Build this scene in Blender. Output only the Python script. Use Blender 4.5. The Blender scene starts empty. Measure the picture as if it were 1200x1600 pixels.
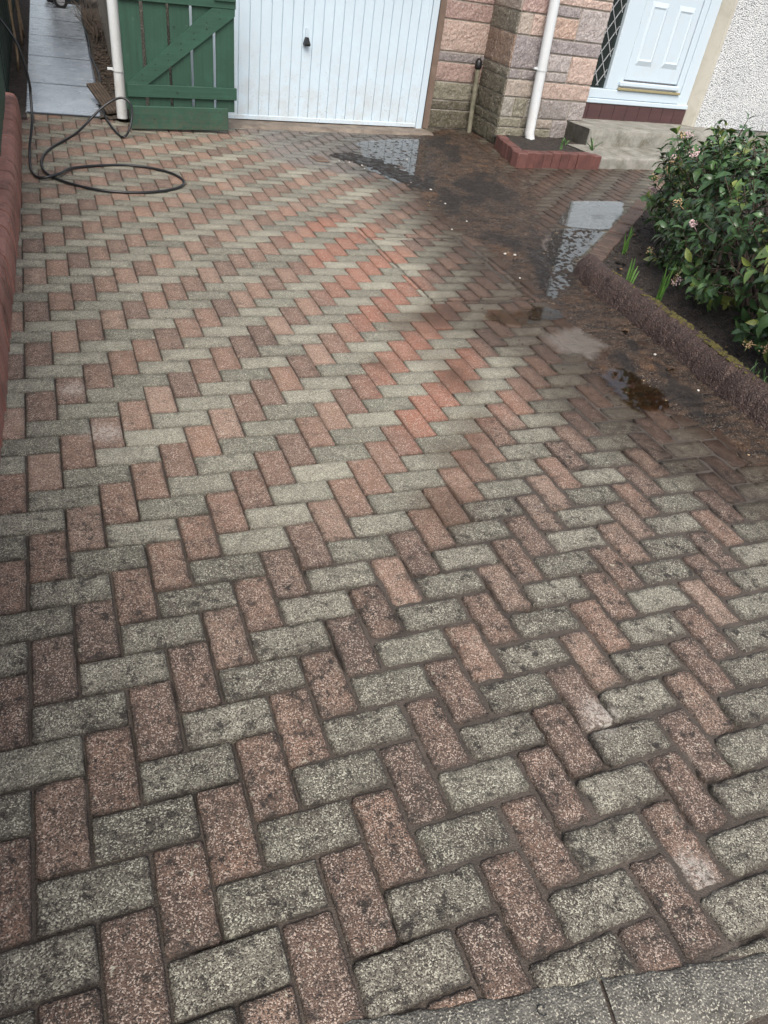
import bpy, math, random
import numpy as np
R = math.radians
sc = bpy.context.scene
COL = sc.collection
random.seed(7)
rng = np.random.default_rng(11)

# ------------------------------------------------------------------ camera, sky, sun, exposure
cd = bpy.data.cameras.new('camera'); cam = bpy.data.objects.new('camera', cd); COL.objects.link(cam)
cam.location = (0.18207, -1.56042, 1.40343)
cam.rotation_euler = (R(52.5953), R(-7.7835), R(-21.0860))
cd.sensor_fit = 'HORIZONTAL'; cd.sensor_width = 36.0; cd.lens = 36.0 * 1148.52 / 1200
cd.clip_start = 0.02; cd.clip_end = 2000
sc.camera = cam
SUN_EL, SUN_ROT = 52, 200
w = bpy.data.worlds.new('World'); sc.world = w; w.use_nodes = True
wt = w.node_tree; wt.nodes.clear()
wo = wt.nodes.new('ShaderNodeOutputWorld'); wb = wt.nodes.new('ShaderNodeBackground')
sky = wt.nodes.new('ShaderNodeTexSky'); sky.sky_type = 'NISHITA'; sky.sun_disc = False
sky.sun_elevation = R(SUN_EL); sky.sun_rotation = R(SUN_ROT)
sky.air_density = 1.0; sky.dust_density = 4.0; sky.ozone_density = 1.0
hs = wt.nodes.new('ShaderNodeHueSaturation'); hs.inputs['Saturation'].default_value = .5
wt.links.new(sky.outputs[0], hs.inputs['Color']); wt.links.new(hs.outputs[0], wb.inputs[0]); wt.links.new(wb.outputs[0], wo.inputs[0])
wb.inputs[1].default_value = 0.13
sd = bpy.data.lights.new('sun', 'SUN'); so = bpy.data.objects.new('sun', sd); COL.objects.link(so)
sd.energy = 1.3; sd.angle = R(35); sd.color = (1.0, 0.93, 0.85)
so.rotation_euler = (R(90 - SUN_EL), 0, R(180 - SUN_ROT))
sc.view_settings.view_transform = 'Standard'; sc.view_settings.look = 'None'
sc.view_settings.gamma = 1.0; sc.view_settings.use_curve_mapping = False
sc.view_settings.exposure = 0.92

# ------------------------------------------------------------------ numeric noise and masks
def _h(ix, iy, s):
    n = (ix.astype(np.int64) * 374761393 + iy.astype(np.int64) * 668265263 + s * 974634777) & 0x7fffffff
    n = ((n ^ (n >> 13)) * 1274126177) & 0x7fffffff
    return ((n ^ (n >> 16)) & 0xffff) / 65535.0
def vn(x, y, s=0):
    x = np.asarray(x, float); y = np.asarray(y, float)
    ix = np.floor(x); iy = np.floor(y); fx = x - ix; fy = y - iy
    fx = fx * fx * (3 - 2 * fx); fy = fy * fy * (3 - 2 * fy)
    a = _h(ix, iy, s); b = _h(ix + 1, iy, s); c = _h(ix, iy + 1, s); d = _h(ix + 1, iy + 1, s)
    return (a * (1 - fx) + b * fx) * (1 - fy) + (c * (1 - fx) + d * fx) * fy
def fbm(x, y, s=0, o=4):
    t = 0; a = .5; n = 0
    for k in range(o):
        t = t + a * vn(x * 2 ** k, y * 2 ** k, s + k * 17); n += a; a *= .5
    return t / n
def sdf(x, y, P):
    x = np.asarray(x, float); y = np.asarray(y, float)
    P = np.array(P, float); d = np.full(x.shape, 1e9); ins = np.zeros(x.shape, bool)
    for i in range(len(P)):
        a = P[i - 1]; b = P[i]; e = b - a
        t = np.clip(((x - a[0]) * e[0] + (y - a[1]) * e[1]) / (e @ e), 0, 1)
        d = np.minimum(d, np.hypot(x - a[0] - t * e[0], y - a[1] - t * e[1]))
        c = ((a[1] > y) != (b[1] > y))
        with np.errstate(divide='ignore', invalid='ignore'):
            c &= x < (b[0] - a[0]) * (y - a[1]) / (b[1] - a[1] + 1e-12) + a[0]
        ins ^= c
    return np.where(ins, d, -d)
def ss(e0, e1, v):
    t = np.clip((v - e0) / (e1 - e0), 0, 1); return t * t * (3 - 2 * t)

DENSE = [(3.58,5.98),(4.4,6.1),(4.2,5.3),(4.04,4.62),(4.25,4.45),(4.15,4.15),(3.95,3.75),(3.75,3.35),(3.6,2.85),(3.2,2.25),(3.02,1.99),(2.97,1.45),(2.9,.7),(2.9,.2),(2.78,-.22),(2.58,.0),(2.54,.27),(2.48,.53),(2.36,.81),(2.46,1.28),(2.57,1.8),(2.66,2.46),(2.55,3.28),(2.75,4.3)]
CORE = [(3.62,5.9),(4.3,6.0),(4.15,5.3),(3.95,4.75),(3.85,4.3),(3.65,3.7),(3.3,3.0),(3.1,2.5),(3.02,1.99),(2.97,1.45),(2.9,.7),(2.9,.2),(2.78,-.08),(2.60,.10),(2.56,.35),(2.52,.55),(2.42,.81),(2.5,1.28),(2.6,1.8),(2.72,2.46),(2.62,3.28),(2.85,4.3)]
THIN = [(3.5,5.96),(4.4,6.2),(4.3,5.0),(5.8,4.9),(5.2,4.1),(3.2,2.2),(3.05,1.5),(2.95,.2),(2.75,-.45),(2.45,-.2),(2.25,.15),(2.1,.5),(2.05,1.0),(1.98,1.5),(2.1,1.9),(2.35,2.4),(2.35,3.13),(2.6,4.2)]
P1 = [(4.05,3.69),(4.40,3.73),(4.62,3.72),(4.42,3.44),(4.1,3.12),(3.95,2.98),(3.84,2.93),(3.62,2.98),(3.52,3.03),(3.62,3.2)]
P2 = [(3.5,3.0),(3.9,2.95),(3.55,2.62),(3.12,2.22),(2.98,1.95),(2.78,1.80),(2.62,1.66),(2.68,1.92),(2.86,2.12),(3.02,2.42),(3.2,2.75)]
P3 = [(2.14,1.63),(2.30,1.60),(2.45,1.66),(2.64,1.62),(2.66,1.50),(2.52,1.46),(2.37,1.38),(2.25,1.42),(2.13,1.42),(2.08,1.52)]
P4 = [(2.42,1.36),(2.63,1.42),(2.64,1.12),(2.50,.98),(2.36,1.0),(2.28,1.1),(2.33,1.25)]
P5 = [(2.47,.97),(2.60,.84),(2.66,.69),(2.52,.52),(2.38,.55),(2.30,.72),(2.36,.9)]
P6 = [(2.75,5.30),(3.2,5.52),(3.55,5.6),(3.45,5.2),(3.15,4.6),(2.86,3.95),(2.62,3.95),(2.5,4.35),(2.6,4.8)]
SILT = [(2.36,4.80),(2.52,4.84),(2.66,4.78),(2.80,4.50),(2.92,4.1),(2.86,3.75),(2.72,3.85),(2.62,4.15),(2.54,4.42),(2.46,4.56),(2.32,4.66)]
GREYZ = [(1.75,5.6),(3.6,6.0),(3.5,5.2),(2.95,4.5),(2.45,4.15),(2.0,4.25),(1.72,4.5),(1.8,4.85)]
SPLASH = [(2.7,5.45),(3.5,5.8),(3.5,5.0),(3.0,4.0),(2.6,3.5),(2.45,3.9),(2.5,4.4),(2.45,4.9)]
BAND = [(1.5,3.3),(2.0,3.1),(2.12,2.39),(2.02,1.73),(1.98,1.08),(1.8,.64),(1.44,.3),(1.24,.36),(1.16,.72),(1.22,1.14),(1.34,1.92)]
CLEAN = [(-.1,5.6),(2.0,5.4),(2.6,3.4),(2.3,2.6),(2.05,1.4),(1.9,.8),(1.3,.15),(.9,.05),(.45,.2),(.3,.45),(-.1,.5)]

# ------------------------------------------------------------------ node helper and materials
class NT:
    def __init__(s, name):
        s.m = bpy.data.materials.new(name); s.m.use_nodes = True
        s.t = s.m.node_tree; s.b = s.t.nodes['Principled BSDF']; s.o = s.t.nodes['Material Output']
        s.tc = s.t.nodes.new('ShaderNodeTexCoord')
    def n(s, typ, **k):
        nd = s.t.nodes.new('ShaderNode' + typ)
        for a, v in k.items():
            setattr(nd, a, v)
        return nd
    def set(s, sock, v):
        if v is None: return
        if hasattr(v, 'links') or isinstance(v, bpy.types.NodeSocket): s.t.links.new(v, sock)
        elif isinstance(v, (tuple, list)) and len(v) == 3 and sock.type == 'RGBA': sock.default_value = (*v, 1)
        else: sock.default_value = v
    def noise(s, scale, detail=4, rough=.55, vec=None, dist=0):
        nd = s.n('TexNoise'); nd.inputs['Scale'].default_value = scale; nd.inputs['Detail'].default_value = detail
        nd.inputs['Roughness'].default_value = rough; nd.inputs['Distortion'].default_value = dist
        s.t.links.new(vec or s.tc.outputs['Object'], nd.inputs['Vector']); return nd.outputs['Fac']
    def vor(s, scale, vec=None, feature='F1', out='Distance'):
        nd = s.n('TexVoronoi', feature=feature); nd.inputs['Scale'].default_value = scale
        s.t.links.new(vec or s.tc.outputs['Object'], nd.inputs['Vector']); return nd.outputs[out]
    def ramp(s, v, stops):
        nd = s.n('ValToRGB'); e = nd.color_ramp.elements
        while len(e) < len(stops): e.new(.5)
        for q, (p, c) in zip(e, stops):
            q.position = p; q.color = (*(c if isinstance(c, (tuple, list)) else (c, c, c)), 1)
        s.t.links.new(v, nd.inputs[0]); return nd.outputs[0]
    def mix(s, f, a, b, mode='MIX'):
        nd = s.n('MixRGB', blend_type=mode); s.set(nd.inputs[0], f); s.set(nd.inputs[1], a); s.set(nd.inputs[2], b); return nd.outputs[0]
    def math(s, op, a, b=0.5, clamp=False):
        nd = s.n('Math', operation=op); nd.use_clamp = clamp; s.set(nd.inputs[0], a); s.set(nd.inputs[1], b); return nd.outputs[0]
    def attr(s, name, out='Fac'):
        nd = s.n('Attribute'); nd.attribute_name = name; return nd.outputs[out]
    def bump(s, h, strength=.5, dist=.005, normal=None):
        nd = s.n('Bump'); nd.inputs['Strength'].default_value = strength; nd.inputs['Distance'].default_value = dist
        s.set(nd.inputs['Height'], h)
        if normal is not None: s.t.links.new(normal, nd.inputs['Normal'])
        return nd.outputs[0]
    def fin(s, col=None, rough=None, normal=None, **k):
        s.set(s.b.inputs['Base Color'], col); s.set(s.b.inputs['Roughness'], rough)
        if normal is not None: s.t.links.new(normal, s.b.inputs['Normal'])
        for a, v in k.items(): s.set(s.b.inputs[a.replace('_', ' ')], v)
        return s.m

def m_paver():
    N = NT('paver')
    kind, rnd, dirt, mud, wet, grey = (N.attr(a) for a in ('kind', 'rnd', 'dirt', 'mud', 'wet', 'grey'))
    big = N.noise(2.2, 4, .6); med = N.noise(26, 5, .65); fine = N.noise(190, 3, .6)
    g = N.ramp(rnd, [(0.0, (.20, .196, .152)), (.5, (.305, .295, .232)), (1.0, (.41, .39, .31))])
    r = N.ramp(rnd, [(0.0, (.20, .124, .092)), (.35, (.275, .162, .114)), (.7, (.35, .205, .14)), (1.0, (.42, .285, .21))])
    r = N.mix(N.math('MULTIPLY', N.attr('band'), .75), r, (.40, .145, .085))
    col = N.mix(kind, g, r)
    col = N.mix(grey, col, (.20, .20, .20))
    col = N.mix(N.ramp(big, [(.35, 0.0), (.75, .28)]), col, (.20, .165, .135))
    # traffic grime: an even film plus blotches
    dn = N.ramp(N.noise(11, 6, .72), [(.34, 0.0), (.68, 1.0)])
    film = N.math('MULTIPLY', dirt, N.math('ADD', N.math('MULTIPLY', dn, .50), N.math('ADD', .40, N.math('MULTIPLY', kind, .05))), True)
    col = N.mix(film, col, (.062, .049, .041))
    # aggregate grains, pale ones stand out of the grime
    vc = N.vor(400, out='Color'); sep = N.n('SeparateColor'); N.t.links.new(vc, sep.inputs[0])
    gr = sep.outputs[0]; g2 = sep.outputs[1]
    patch = N.ramp(med, [(.34, 0.30), (.60, 1.0)])
    light = N.math('MULTIPLY', N.ramp(gr, [(.66, 0.0), (.74, 1.0)]), patch)
    gc = N.mix(kind, (.60, .58, .47), (.60, .49, .41))
    col = N.mix(N.math('MULTIPLY', light, N.math('SUBTRACT', .80, N.math('MULTIPLY', film, .22))), col, gc)
    dk = N.ramp(g2, [(.24, 1.0), (.32, 0.0)])
    dkf = N.math('MULTIPLY', dk, N.math('ADD', N.math('MULTIPLY', dirt, .50), .42))
    col = N.mix(dkf, col, (.045, .038, .033))
    # lime bloom and pale spots
    bl = N.ramp(N.noise(8, 5, .72), [(.62, 0.0), (.76, 1.0)])
    col = N.mix(N.math('MULTIPLY', bl, .30), col, (.52, .51, .43))
    sp2 = N.ramp(N.noise(40, 3, .6), [(.66, 0.0), (.70, .75)])
    col = N.mix(N.math('MULTIPLY', sp2, dirt), col, (.50, .48, .38))
    spots = N.math('MULTIPLY', N.ramp(N.noise(22, 7, .74), [(.55, 0.0), (.61, 1.0)]), N.math('MULTIPLY', dirt, .85))
    col = N.mix(spots, col, (.022, .019, .017))
    col = N.mix(N.math('MULTIPLY', N.attr('rim'), N.math('ADD', N.math('MULTIPLY', dirt, .60), .34)), col, (.035, .029, .025))
    col = N.mix(N.math('MULTIPLY', N.attr('chalk'), N.ramp(N.noise(75, 7, .8), [(.44, .04), (.56, .62)])), col, (.56, .52, .46))
    # mud film
    mn = N.math('ADD', N.math('MULTIPLY', N.noise(7, 6, .7), .9), -.10)
    mf = N.math('MULTIPLY', mud, N.math('ADD', mn, .55), True)
    mcol = N.mix(N.noise(4.5, 4), (.042, .025, .017), (.12, .070, .042))
    col = N.mix(mf, col, mcol)
    rough = N.mix(wet, (.80, .80, .80), (.30, .30, .30))
    rough = N.math('ADD', rough, N.math('MULTIPLY', N.math('SUBTRACT', med, .5), .25), True)
    vd = N.vor(400)
    h = N.math('ADD', N.math('MULTIPLY', vd, -.8), N.math('MULTIPLY', fine, .8))
    h = N.math('ADD', h, N.math('MULTIPLY', med, .9))
    bs = N.bump(h, .9, .003)
    return N.fin(N.mix(N.math('MULTIPLY', wet, .62), col, N.mix(1.0, col, col, 'MULTIPLY')), rough, bs, Specular_IOR_Level=.30)

def m_generic(name, c1, c2, scale=6, rough=.8, bscale=60, bstr=.4, bdist=.004, speck=None, speck_scale=300, detail=5, wet=None, stain=None, spec=None):
    N = NT(name)
    col = N.mix(N.ramp(N.noise(scale, detail, .65), [(.3, 0.0), (.7, 1.0)]), c1, c2)
    if stain:
        col = N.mix(N.math('MULTIPLY', N.ramp(N.noise(stain[1], 6, .7), [(.5, 0.0), (.68, 1.0)]), stain[2]), col, stain[0])
    if speck:
        col = N.mix(N.ramp(N.noise(speck_scale, 2, .5), [(speck[1], 0.0), (speck[1] + .05, 1.0)]), col, speck[0])
    if name == 'wet_concrete_slab': col = N.mix(N.attr('seam'), col, (.02, .02, .022))
    nb = N.math('ADD', N.noise(bscale, 5, .65), N.math('MULTIPLY', N.vor(bscale * 2), -.5))
    r = N.math('ADD', rough, N.math('MULTIPLY', N.math('SUBTRACT', N.noise(scale * 2.3, 4), .5), wet or .2), True)
    return N.fin(col, r, N.bump(nb, bstr, bdist), **({'Specular_IOR_Level': spec} if spec is not None else {}))

def m_mud():
    N = NT('wet_mud')
    mp = N.n('Mapping'); mp.inputs['Rotation'].default_value = (0, 0, R(-62)); mp.inputs['Scale'].default_value = (1, 4.5, 1)
    N.t.links.new(N.tc.outputs['Object'], mp.inputs[0])
    st = N.noise(6, 7, .72, mp.outputs[0], .5)
    col = N.mix(N.ramp(st, [(.42, 0.0), (.58, 1.0)]), (.012, .0085, .007), (.074, .045, .028))
    col = N.mix(N.ramp(N.noise(2.6, 5, .6), [(.56, 0.0), (.70, .8)]), col, (.130, .064, .028))
    col = N.mix(N.ramp(N.noise(21, 5, .7), [(.52, 0.0), (.64, .75)]), col, (.018, .0135, .012))
    col = N.mix(N.ramp(N.noise(170, 3), [(.58, 0.0), (.64, .85)]), col, (.27, .22, .175))
    col = N.mix(N.ramp(N.noise(140, 2), [(.36, .8), (.45, 0.0)]), col, (.010, .008, .007))
    col = N.mix(N.math('MULTIPLY', N.attr('silt'), N.ramp(N.noise(60, 4, .7), [(.3, .6), (.6, 1.0)])), col, (.016, .0145, .0135))
    rough = N.ramp(N.noise(12, 6, .75), [(.38, .10), (.52, .7)])
    nb = N.math('ADD', N.noise(90, 6, .75), N.math('MULTIPLY', N.noise(300, 3, .6), .6))
    return N.fin(col, rough, N.bump(nb, 1.0, .007), Specular_IOR_Level=.32)

def m_water(name, tint, ior=1.5, painted_refl=0.0):
    N = NT(name)
    fr = N.n('Fresnel'); fr.inputs[0].default_value = ior
    gl = N.n('BsdfGlossy'); gl.inputs['Roughness'].default_value = .02
    tr = N.n('BsdfTransparent'); tr.inputs[0].default_value = (*tint, 1)
    b = N.bump(N.noise(14, 2), .03, .01); N.t.links.new(b, gl.inputs['Normal']); N.t.links.new(b, fr.inputs['Normal'])
    dp = N.math('ADD', N.attr('depth'), N.math('MULTIPLY', N.math('SUBTRACT', N.noise(45, 5, .7), .5), 1.3))
    dp = N.ramp(dp, [(.18, 0.0), (.55, 1.0)]); N.t.links.new(N.mix(dp, (1, 1, 1), tint), tr.inputs[0])
    if painted_refl:  # pale diffuse colour painted in to brighten the weak mirror reflection
        df = N.n('BsdfDiffuse'); df.inputs[0].default_value = (.52, .47, .43, 1); mk = N.n('MixShader'); N.t.links.new(N.math('MULTIPLY', dp, painted_refl), mk.inputs[0]); N.t.links.new(tr.outputs[0], mk.inputs[1]); N.t.links.new(df.outputs[0], mk.inputs[2]); tr = mk
    mx = N.n('MixShader'); N.t.links.new(N.math('MULTIPLY', fr.outputs[0], dp), mx.inputs[0]); N.t.links.new(tr.outputs[0], mx.inputs[1]); N.t.links.new(gl.outputs[0], mx.inputs[2])
    N.t.links.new(mx.outputs[0], N.o.inputs[0]); return N.m

def m_pale_water():  # thin pale diffuse layer with a rough gloss over the pavers
    N = NT('pale_water')
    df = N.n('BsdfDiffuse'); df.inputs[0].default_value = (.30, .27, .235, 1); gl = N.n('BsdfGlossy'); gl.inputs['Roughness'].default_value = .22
    tr = N.n('BsdfTransparent'); fr = N.n('Fresnel'); fr.inputs[0].default_value = 1.4
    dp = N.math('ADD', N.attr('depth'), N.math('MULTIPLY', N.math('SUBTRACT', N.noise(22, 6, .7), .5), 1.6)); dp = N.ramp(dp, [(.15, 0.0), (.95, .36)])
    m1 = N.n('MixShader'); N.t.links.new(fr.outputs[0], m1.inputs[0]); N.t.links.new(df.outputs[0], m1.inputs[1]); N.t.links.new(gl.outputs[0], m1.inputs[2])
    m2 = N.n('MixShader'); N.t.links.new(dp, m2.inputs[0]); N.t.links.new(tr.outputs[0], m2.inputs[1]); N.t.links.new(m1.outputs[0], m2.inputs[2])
    N.t.links.new(m2.outputs[0], N.o.inputs[0]); return N.m

def m_stone():
    N = NT('rock_faced_stone')
    c = N.attr('tone', 'Color')
    col = N.mix(N.math('MULTIPLY', N.ramp(N.noise(48, 5, .8), [(.45, 0.0), (.58, 1.0)]), .62), c, N.mix(1.0, c, (.36, .31, .28), 'MULTIPLY'))
    col = N.mix(N.math('MULTIPLY', N.ramp(N.noise(70, 4, .75), [(.54, 0.0), (.62, 1.0)]), .5), col, (.63, .565, .53))
    al = N.attr('algae')
    col = N.mix(N.math('MULTIPLY', al, N.ramp(N.noise(16, 6, .7), [(.3, .25), (.62, 1.0)])), col, (.065, .058, .032))
    return N.fin(col, .85, N.bump(N.math('ADD', N.noise(90, 5, .7), N.math('MULTIPLY', N.noise(30, 3), 1.0)), .9, .006))

def m_render():
    N = NT('white_pebbledash')
    v = N.vor(75); n = N.noise(130, 3, .6)
    col = N.mix(N.ramp(N.noise(1.7, 4), [(.3, 0.0), (.7, 1.0)]), (.66, .68, .68), (.76, .77, .76))
    col = N.mix(N.ramp(v, [(.52, 0.0), (.74, .75)]), col, (.17, .18, .185))
    h = N.math('ADD', N.math('MULTIPLY', v, -1.2), N.math('MULTIPLY', n, .6))
    return N.fin(col, .9, N.bump(h, 1.0, .012))

def m_white(name, c=(.53, .62, .68), rough=.32, specks=.0, low=None):
    N = NT(name)
    col = N.mix(N.noise(3, 4), c, tuple(x * .94 for x in c))
    if specks:
        f = N.ramp(N.noise(85, 3, .55), [(.66, 0.0), (.70, specks)])
        if low:
            sx = N.n('SeparateXYZ'); N.t.links.new(N.tc.outputs['Object'], sx.inputs[0])
            g = N.ramp(sx.outputs[2], [(low[0], 1.0), (low[1], .12)]); f = N.math('MULTIPLY', f, g)
            col = N.mix(N.math('MULTIPLY', N.ramp(N.noise(6, 7, .75), [(.42, 0.0), (.68, .5)]), g), col, (.42, .37, .31))
        col = N.mix(f, col, (.13, .11, .09))
    return N.fin(col, rough, N.bump(N.noise(30, 2), .05, .002))

def m_wood(name, c1, c2, axis='Z', rough=.62):
    N = NT(name)
    mp = N.n('Mapping'); s = {'Z': (55, 55, 2.2), 'X': (2.2, 55, 55), 'Y': (55, 2.2, 55)}[axis]; mp.inputs['Scale'].default_value = s
    N.t.links.new(N.tc.outputs['Object'], mp.inputs[0])
    gr = N.noise(1.0, 5, .6, mp.outputs[0], .6)
    col = N.mix(N.ramp(gr, [(.3, 0.0), (.7, 1.0)]), c1, c2)
    col = N.mix(N.ramp(N.noise(4.5, 5, .7), [(.5, 0.0), (.8, .35)]), col, tuple(x * 1.9 for x in c2))
    col = N.mix(N.ramp(N.vor(5.5), [(.035, .8), (.075, 0.0)]), col, tuple(x * .35 for x in c1))
    if 'green' in name or 'gate' in name:
        sx = N.n('SeparateXYZ'); N.t.links.new(N.tc.outputs['Object'], sx.inputs[0])
        lo = N.math('MULTIPLY', N.ramp(sx.outputs[2], [(0.0, 1.0), (.22, 0.0)]), N.ramp(N.noise(24, 6, .75), [(.42, 0.0), (.62, .75)]))
        col = N.mix(lo, col, (.085, .066, .048))
        col = N.mix(N.ramp(N.noise(17, 6, .75), [(.60, 0.0), (.68, .35)]), col, (.085, .12, .085))
    return N.fin(col, rough, N.bump(gr, .5, .002))

def m_plain(name, c, rough=.5, metal=0.0):
    N = NT(name)
    col = N.mix(N.noise(12, 4), c, tuple(x * .75 for x in c))
    return N.fin(col, rough, N.bump(N.noise(140, 3), .15, .001), Metallic=metal)

def m_leaf():
    N = NT('shrub_leaf')
    lv = N.attr('tone'); u = N.attr('rib')
    col = N.ramp(lv, [(0.0, (.014, .030, .012)), (.45, (.038, .088, .032)), (.78, (.078, .150, .052)), (.9, (.13, .20, .04)), (1.0, (.21, .24, .06))])
    col = N.mix(N.math('MULTIPLY', u, .35), col, (.10, .15, .06))
    col = N.mix(N.ramp(N.noise(60, 3), [(.5, 0.0), (.8, .3)]), col, (.02, .03, .012))
    return N.fin(col, .30, N.bump(N.noise(90, 3), .25, .002))

MAT = dict(
    paver=m_paver(), mud=m_mud(), stone=m_stone(), render=m_render(), leaf=m_leaf(),
    water=m_water('puddle_water', (.80, .72, .66), 3.6, .14), brownwater=m_water('muddy_water', (.86, .74, .60), 1.5), palewater=m_pale_water(), film=m_water('thin_water', (.9, .88, .85), 1.9, .05),
    joint=m_generic('joint_grit', (.034, .027, .022), (.088, .071, .058), 7, .9, 120, .9, .004, ((.20, .17, .14), .66), 420),
    soil=m_generic('garden_soil', (.010, .0075, .006), (.062, .047, .037), 26, .85, 42, 1.0, .03, ((.16, .135, .11), .66), 120),
    gravel=m_generic('dark_litter', (.022, .018, .015), (.10, .078, .058), 40, .85, 110, 1.0, .015, ((.32, .27, .21), .62), 130),
    slab=m_generic('wet_concrete_slab', (.21, .245, .28), (.36, .40, .44), 3.2, .22, 160, .35, .002, ((.05, .05, .055), .66), 90, wet=.45, stain=((.40, .43, .46), 2.2, .6)),
    conc=m_generic('weathered_concrete', (.15, .145, .122), (.32, .31, .275), 6, .85, 90, .8, .004, ((.55, .53, .47), .66), 160, stain=((.085, .078, .045), 4.0, .75)),
    sill=m_generic('stained_sill', (.12, .095, .075), (.235, .195, .155), 9, .8, 80, .8, .004, stain=((.06, .045, .035), 6, .7)),
    kerbc=m_generic('kerb_concrete', (.07, .065, .056), (.185, .175, .15), 24, .9, 110, 1.0, .007, ((.42, .40, .33), .57), 260, stain=((.030, .026, .023), 17, .9)),
    asphalt=m_generic('asphalt', (.03, .031, .033), (.075, .075, .077), 30, .7, 150, 1.0, .006, ((.36, .35, .33), .60), 170),
    redpaint=m_generic('red_masonry_paint', (.20, .088, .067), (.30, .14, .11), 5, .62, 45, .6, .006, ((.45, .38, .34), .735), 45, stain=((.06, .035, .028), 7, .7)),
    redbrick=m_generic('red_edging_brick', (.088, .035, .030), (.155, .063, .052), 9, .6, 80, .6, .003, ((.42, .34, .30), .71), 120, stain=((.05, .022, .018), 6, .7)),
    brownbrick=m_generic('mossy_edging_brick', (.050, .034, .026), (.125, .075, .056), 11, .6, 60, .9, .006, ((.26, .21, .17), .67), 130, stain=((.045, .045, .016), 6, .7)),
    kerbmud=m_generic('mud_splashed_kerb', (.026, .0145, .0115), (.070, .041, .032), 16, .62, 55, 1.0, .012, ((.16, .115, .10), .60), 210, stain=((.010, .007, .006), 60, .8)),
    beige=m_generic('painted_reveal', (.40, .38, .32), (.52, .50, .44), 3, .85, 60, .3, .002, stain=((.22, .20, .14), 3, .5)),
    rough=m_generic('roughcast', (.15, .14, .12), (.27, .25, .22), 12, .9, 80, 1.0, .012, ((.40, .38, .33), .58), 100, stain=((.07, .07, .04), 3, .7)),
    mortar=m_generic('mortar', (.34, .31, .26), (.48, .44, .38), 14, .9, 120, .6, .003, stain=((.10, .09, .06), 3, .6)),
    jamb=m_generic('brown_jamb', (.15, .105, .08), (.22, .16, .125), 8, .85, 90, .5, .003),
    board=m_wood('brown_stained_board', (.055, .026, .026), (.078, .038, .037), 'X', .5),
    green=m_wood('green_gate_paint', (.013, .047, .029), (.021, .070, .043), 'Z'),
    greenx=m_wood('green_rail_paint', (.015, .053, .033), (.024, .078, .049), 'X'),
    darkgreen=m_wood('dark_fence_paint', (.006, .024, .016), (.010, .036, .024), 'Z'),
    white=m_white('white_upvc'), garage=m_white('white_garage_door', (.56, .665, .735), .36, .75, (0.0, .75)),
    pipe=m_white('white_pipe_paint', (.60, .63, .64), .45, .8, (-.1, 2.6)),
    greypipe=m_generic('old_grey_pipe', (.16, .15, .105), (.27, .25, .19), 14, .7, 90, .4, .002, stain=((.07, .07, .04), 9, .7)),
    black=m_plain('black_plastic', (.012, .012, .013), .38), rubber=m_plain('black_hose_rubber', (.013, .014, .016), .34),
    steel=m_plain('dull_steel', (.10, .09, .08), .55, .6), chrome=m_plain('pale_hub', (.45, .46, .48), .35, .5),
    gold=m_plain('brass_strip', (.42, .36, .20), .4, .3), lead=m_plain('lead_strip', (.42, .43, .44), .5, .2),
    cane=m_generic('cane', (.15, .105, .065), (.30, .225, .15), 20, .6, 60, .4, .002),
    twig=m_generic('twig', (.030, .022, .017), (.10, .072, .05), 20, .8, 60, .4, .002),
    daff=m_generic('daffodil_leaf', (.045, .13, .025), (.13, .24, .05), 12, .45, 60, .2, .001),
    shoot=m_generic('spring_shoot_leaf', (.045, .11, .035), (.12, .20, .07), 12, .5, 60, .2, .001),
    moss=m_generic('moss', (.055, .050, .012), (.14, .115, .028), 30, .9, 160, 1.0, .006),
    petal=m_generic('pale_pink_petal', (.50, .31, .33), (.68, .56, .55), 40, .6, 60, .1, .001),
    bud=m_generic('peach_bud', (.36, .24, .13), (.55, .40, .22), 40, .6, 60, .1, .001),
    pebble=m_generic('white_pebble', (.38, .36, .32), (.58, .56, .51), 30, .6, 60, .3, .002),
    dead=m_generic('dead_leaf', (.055, .03, .018), (.20, .12, .06), 25, .7, 60, .4, .002),
    bin=m_plain('dark_bin_plastic', (.010, .016, .017), .45),
)
def m_glass():
    N = NT('dark_glass'); return N.fin((.012, .018, .016), .06, N.bump(N.noise(3, 2), .03, .01), Specular_IOR_Level=.6)
MAT['glass'] = m_glass()

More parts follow.
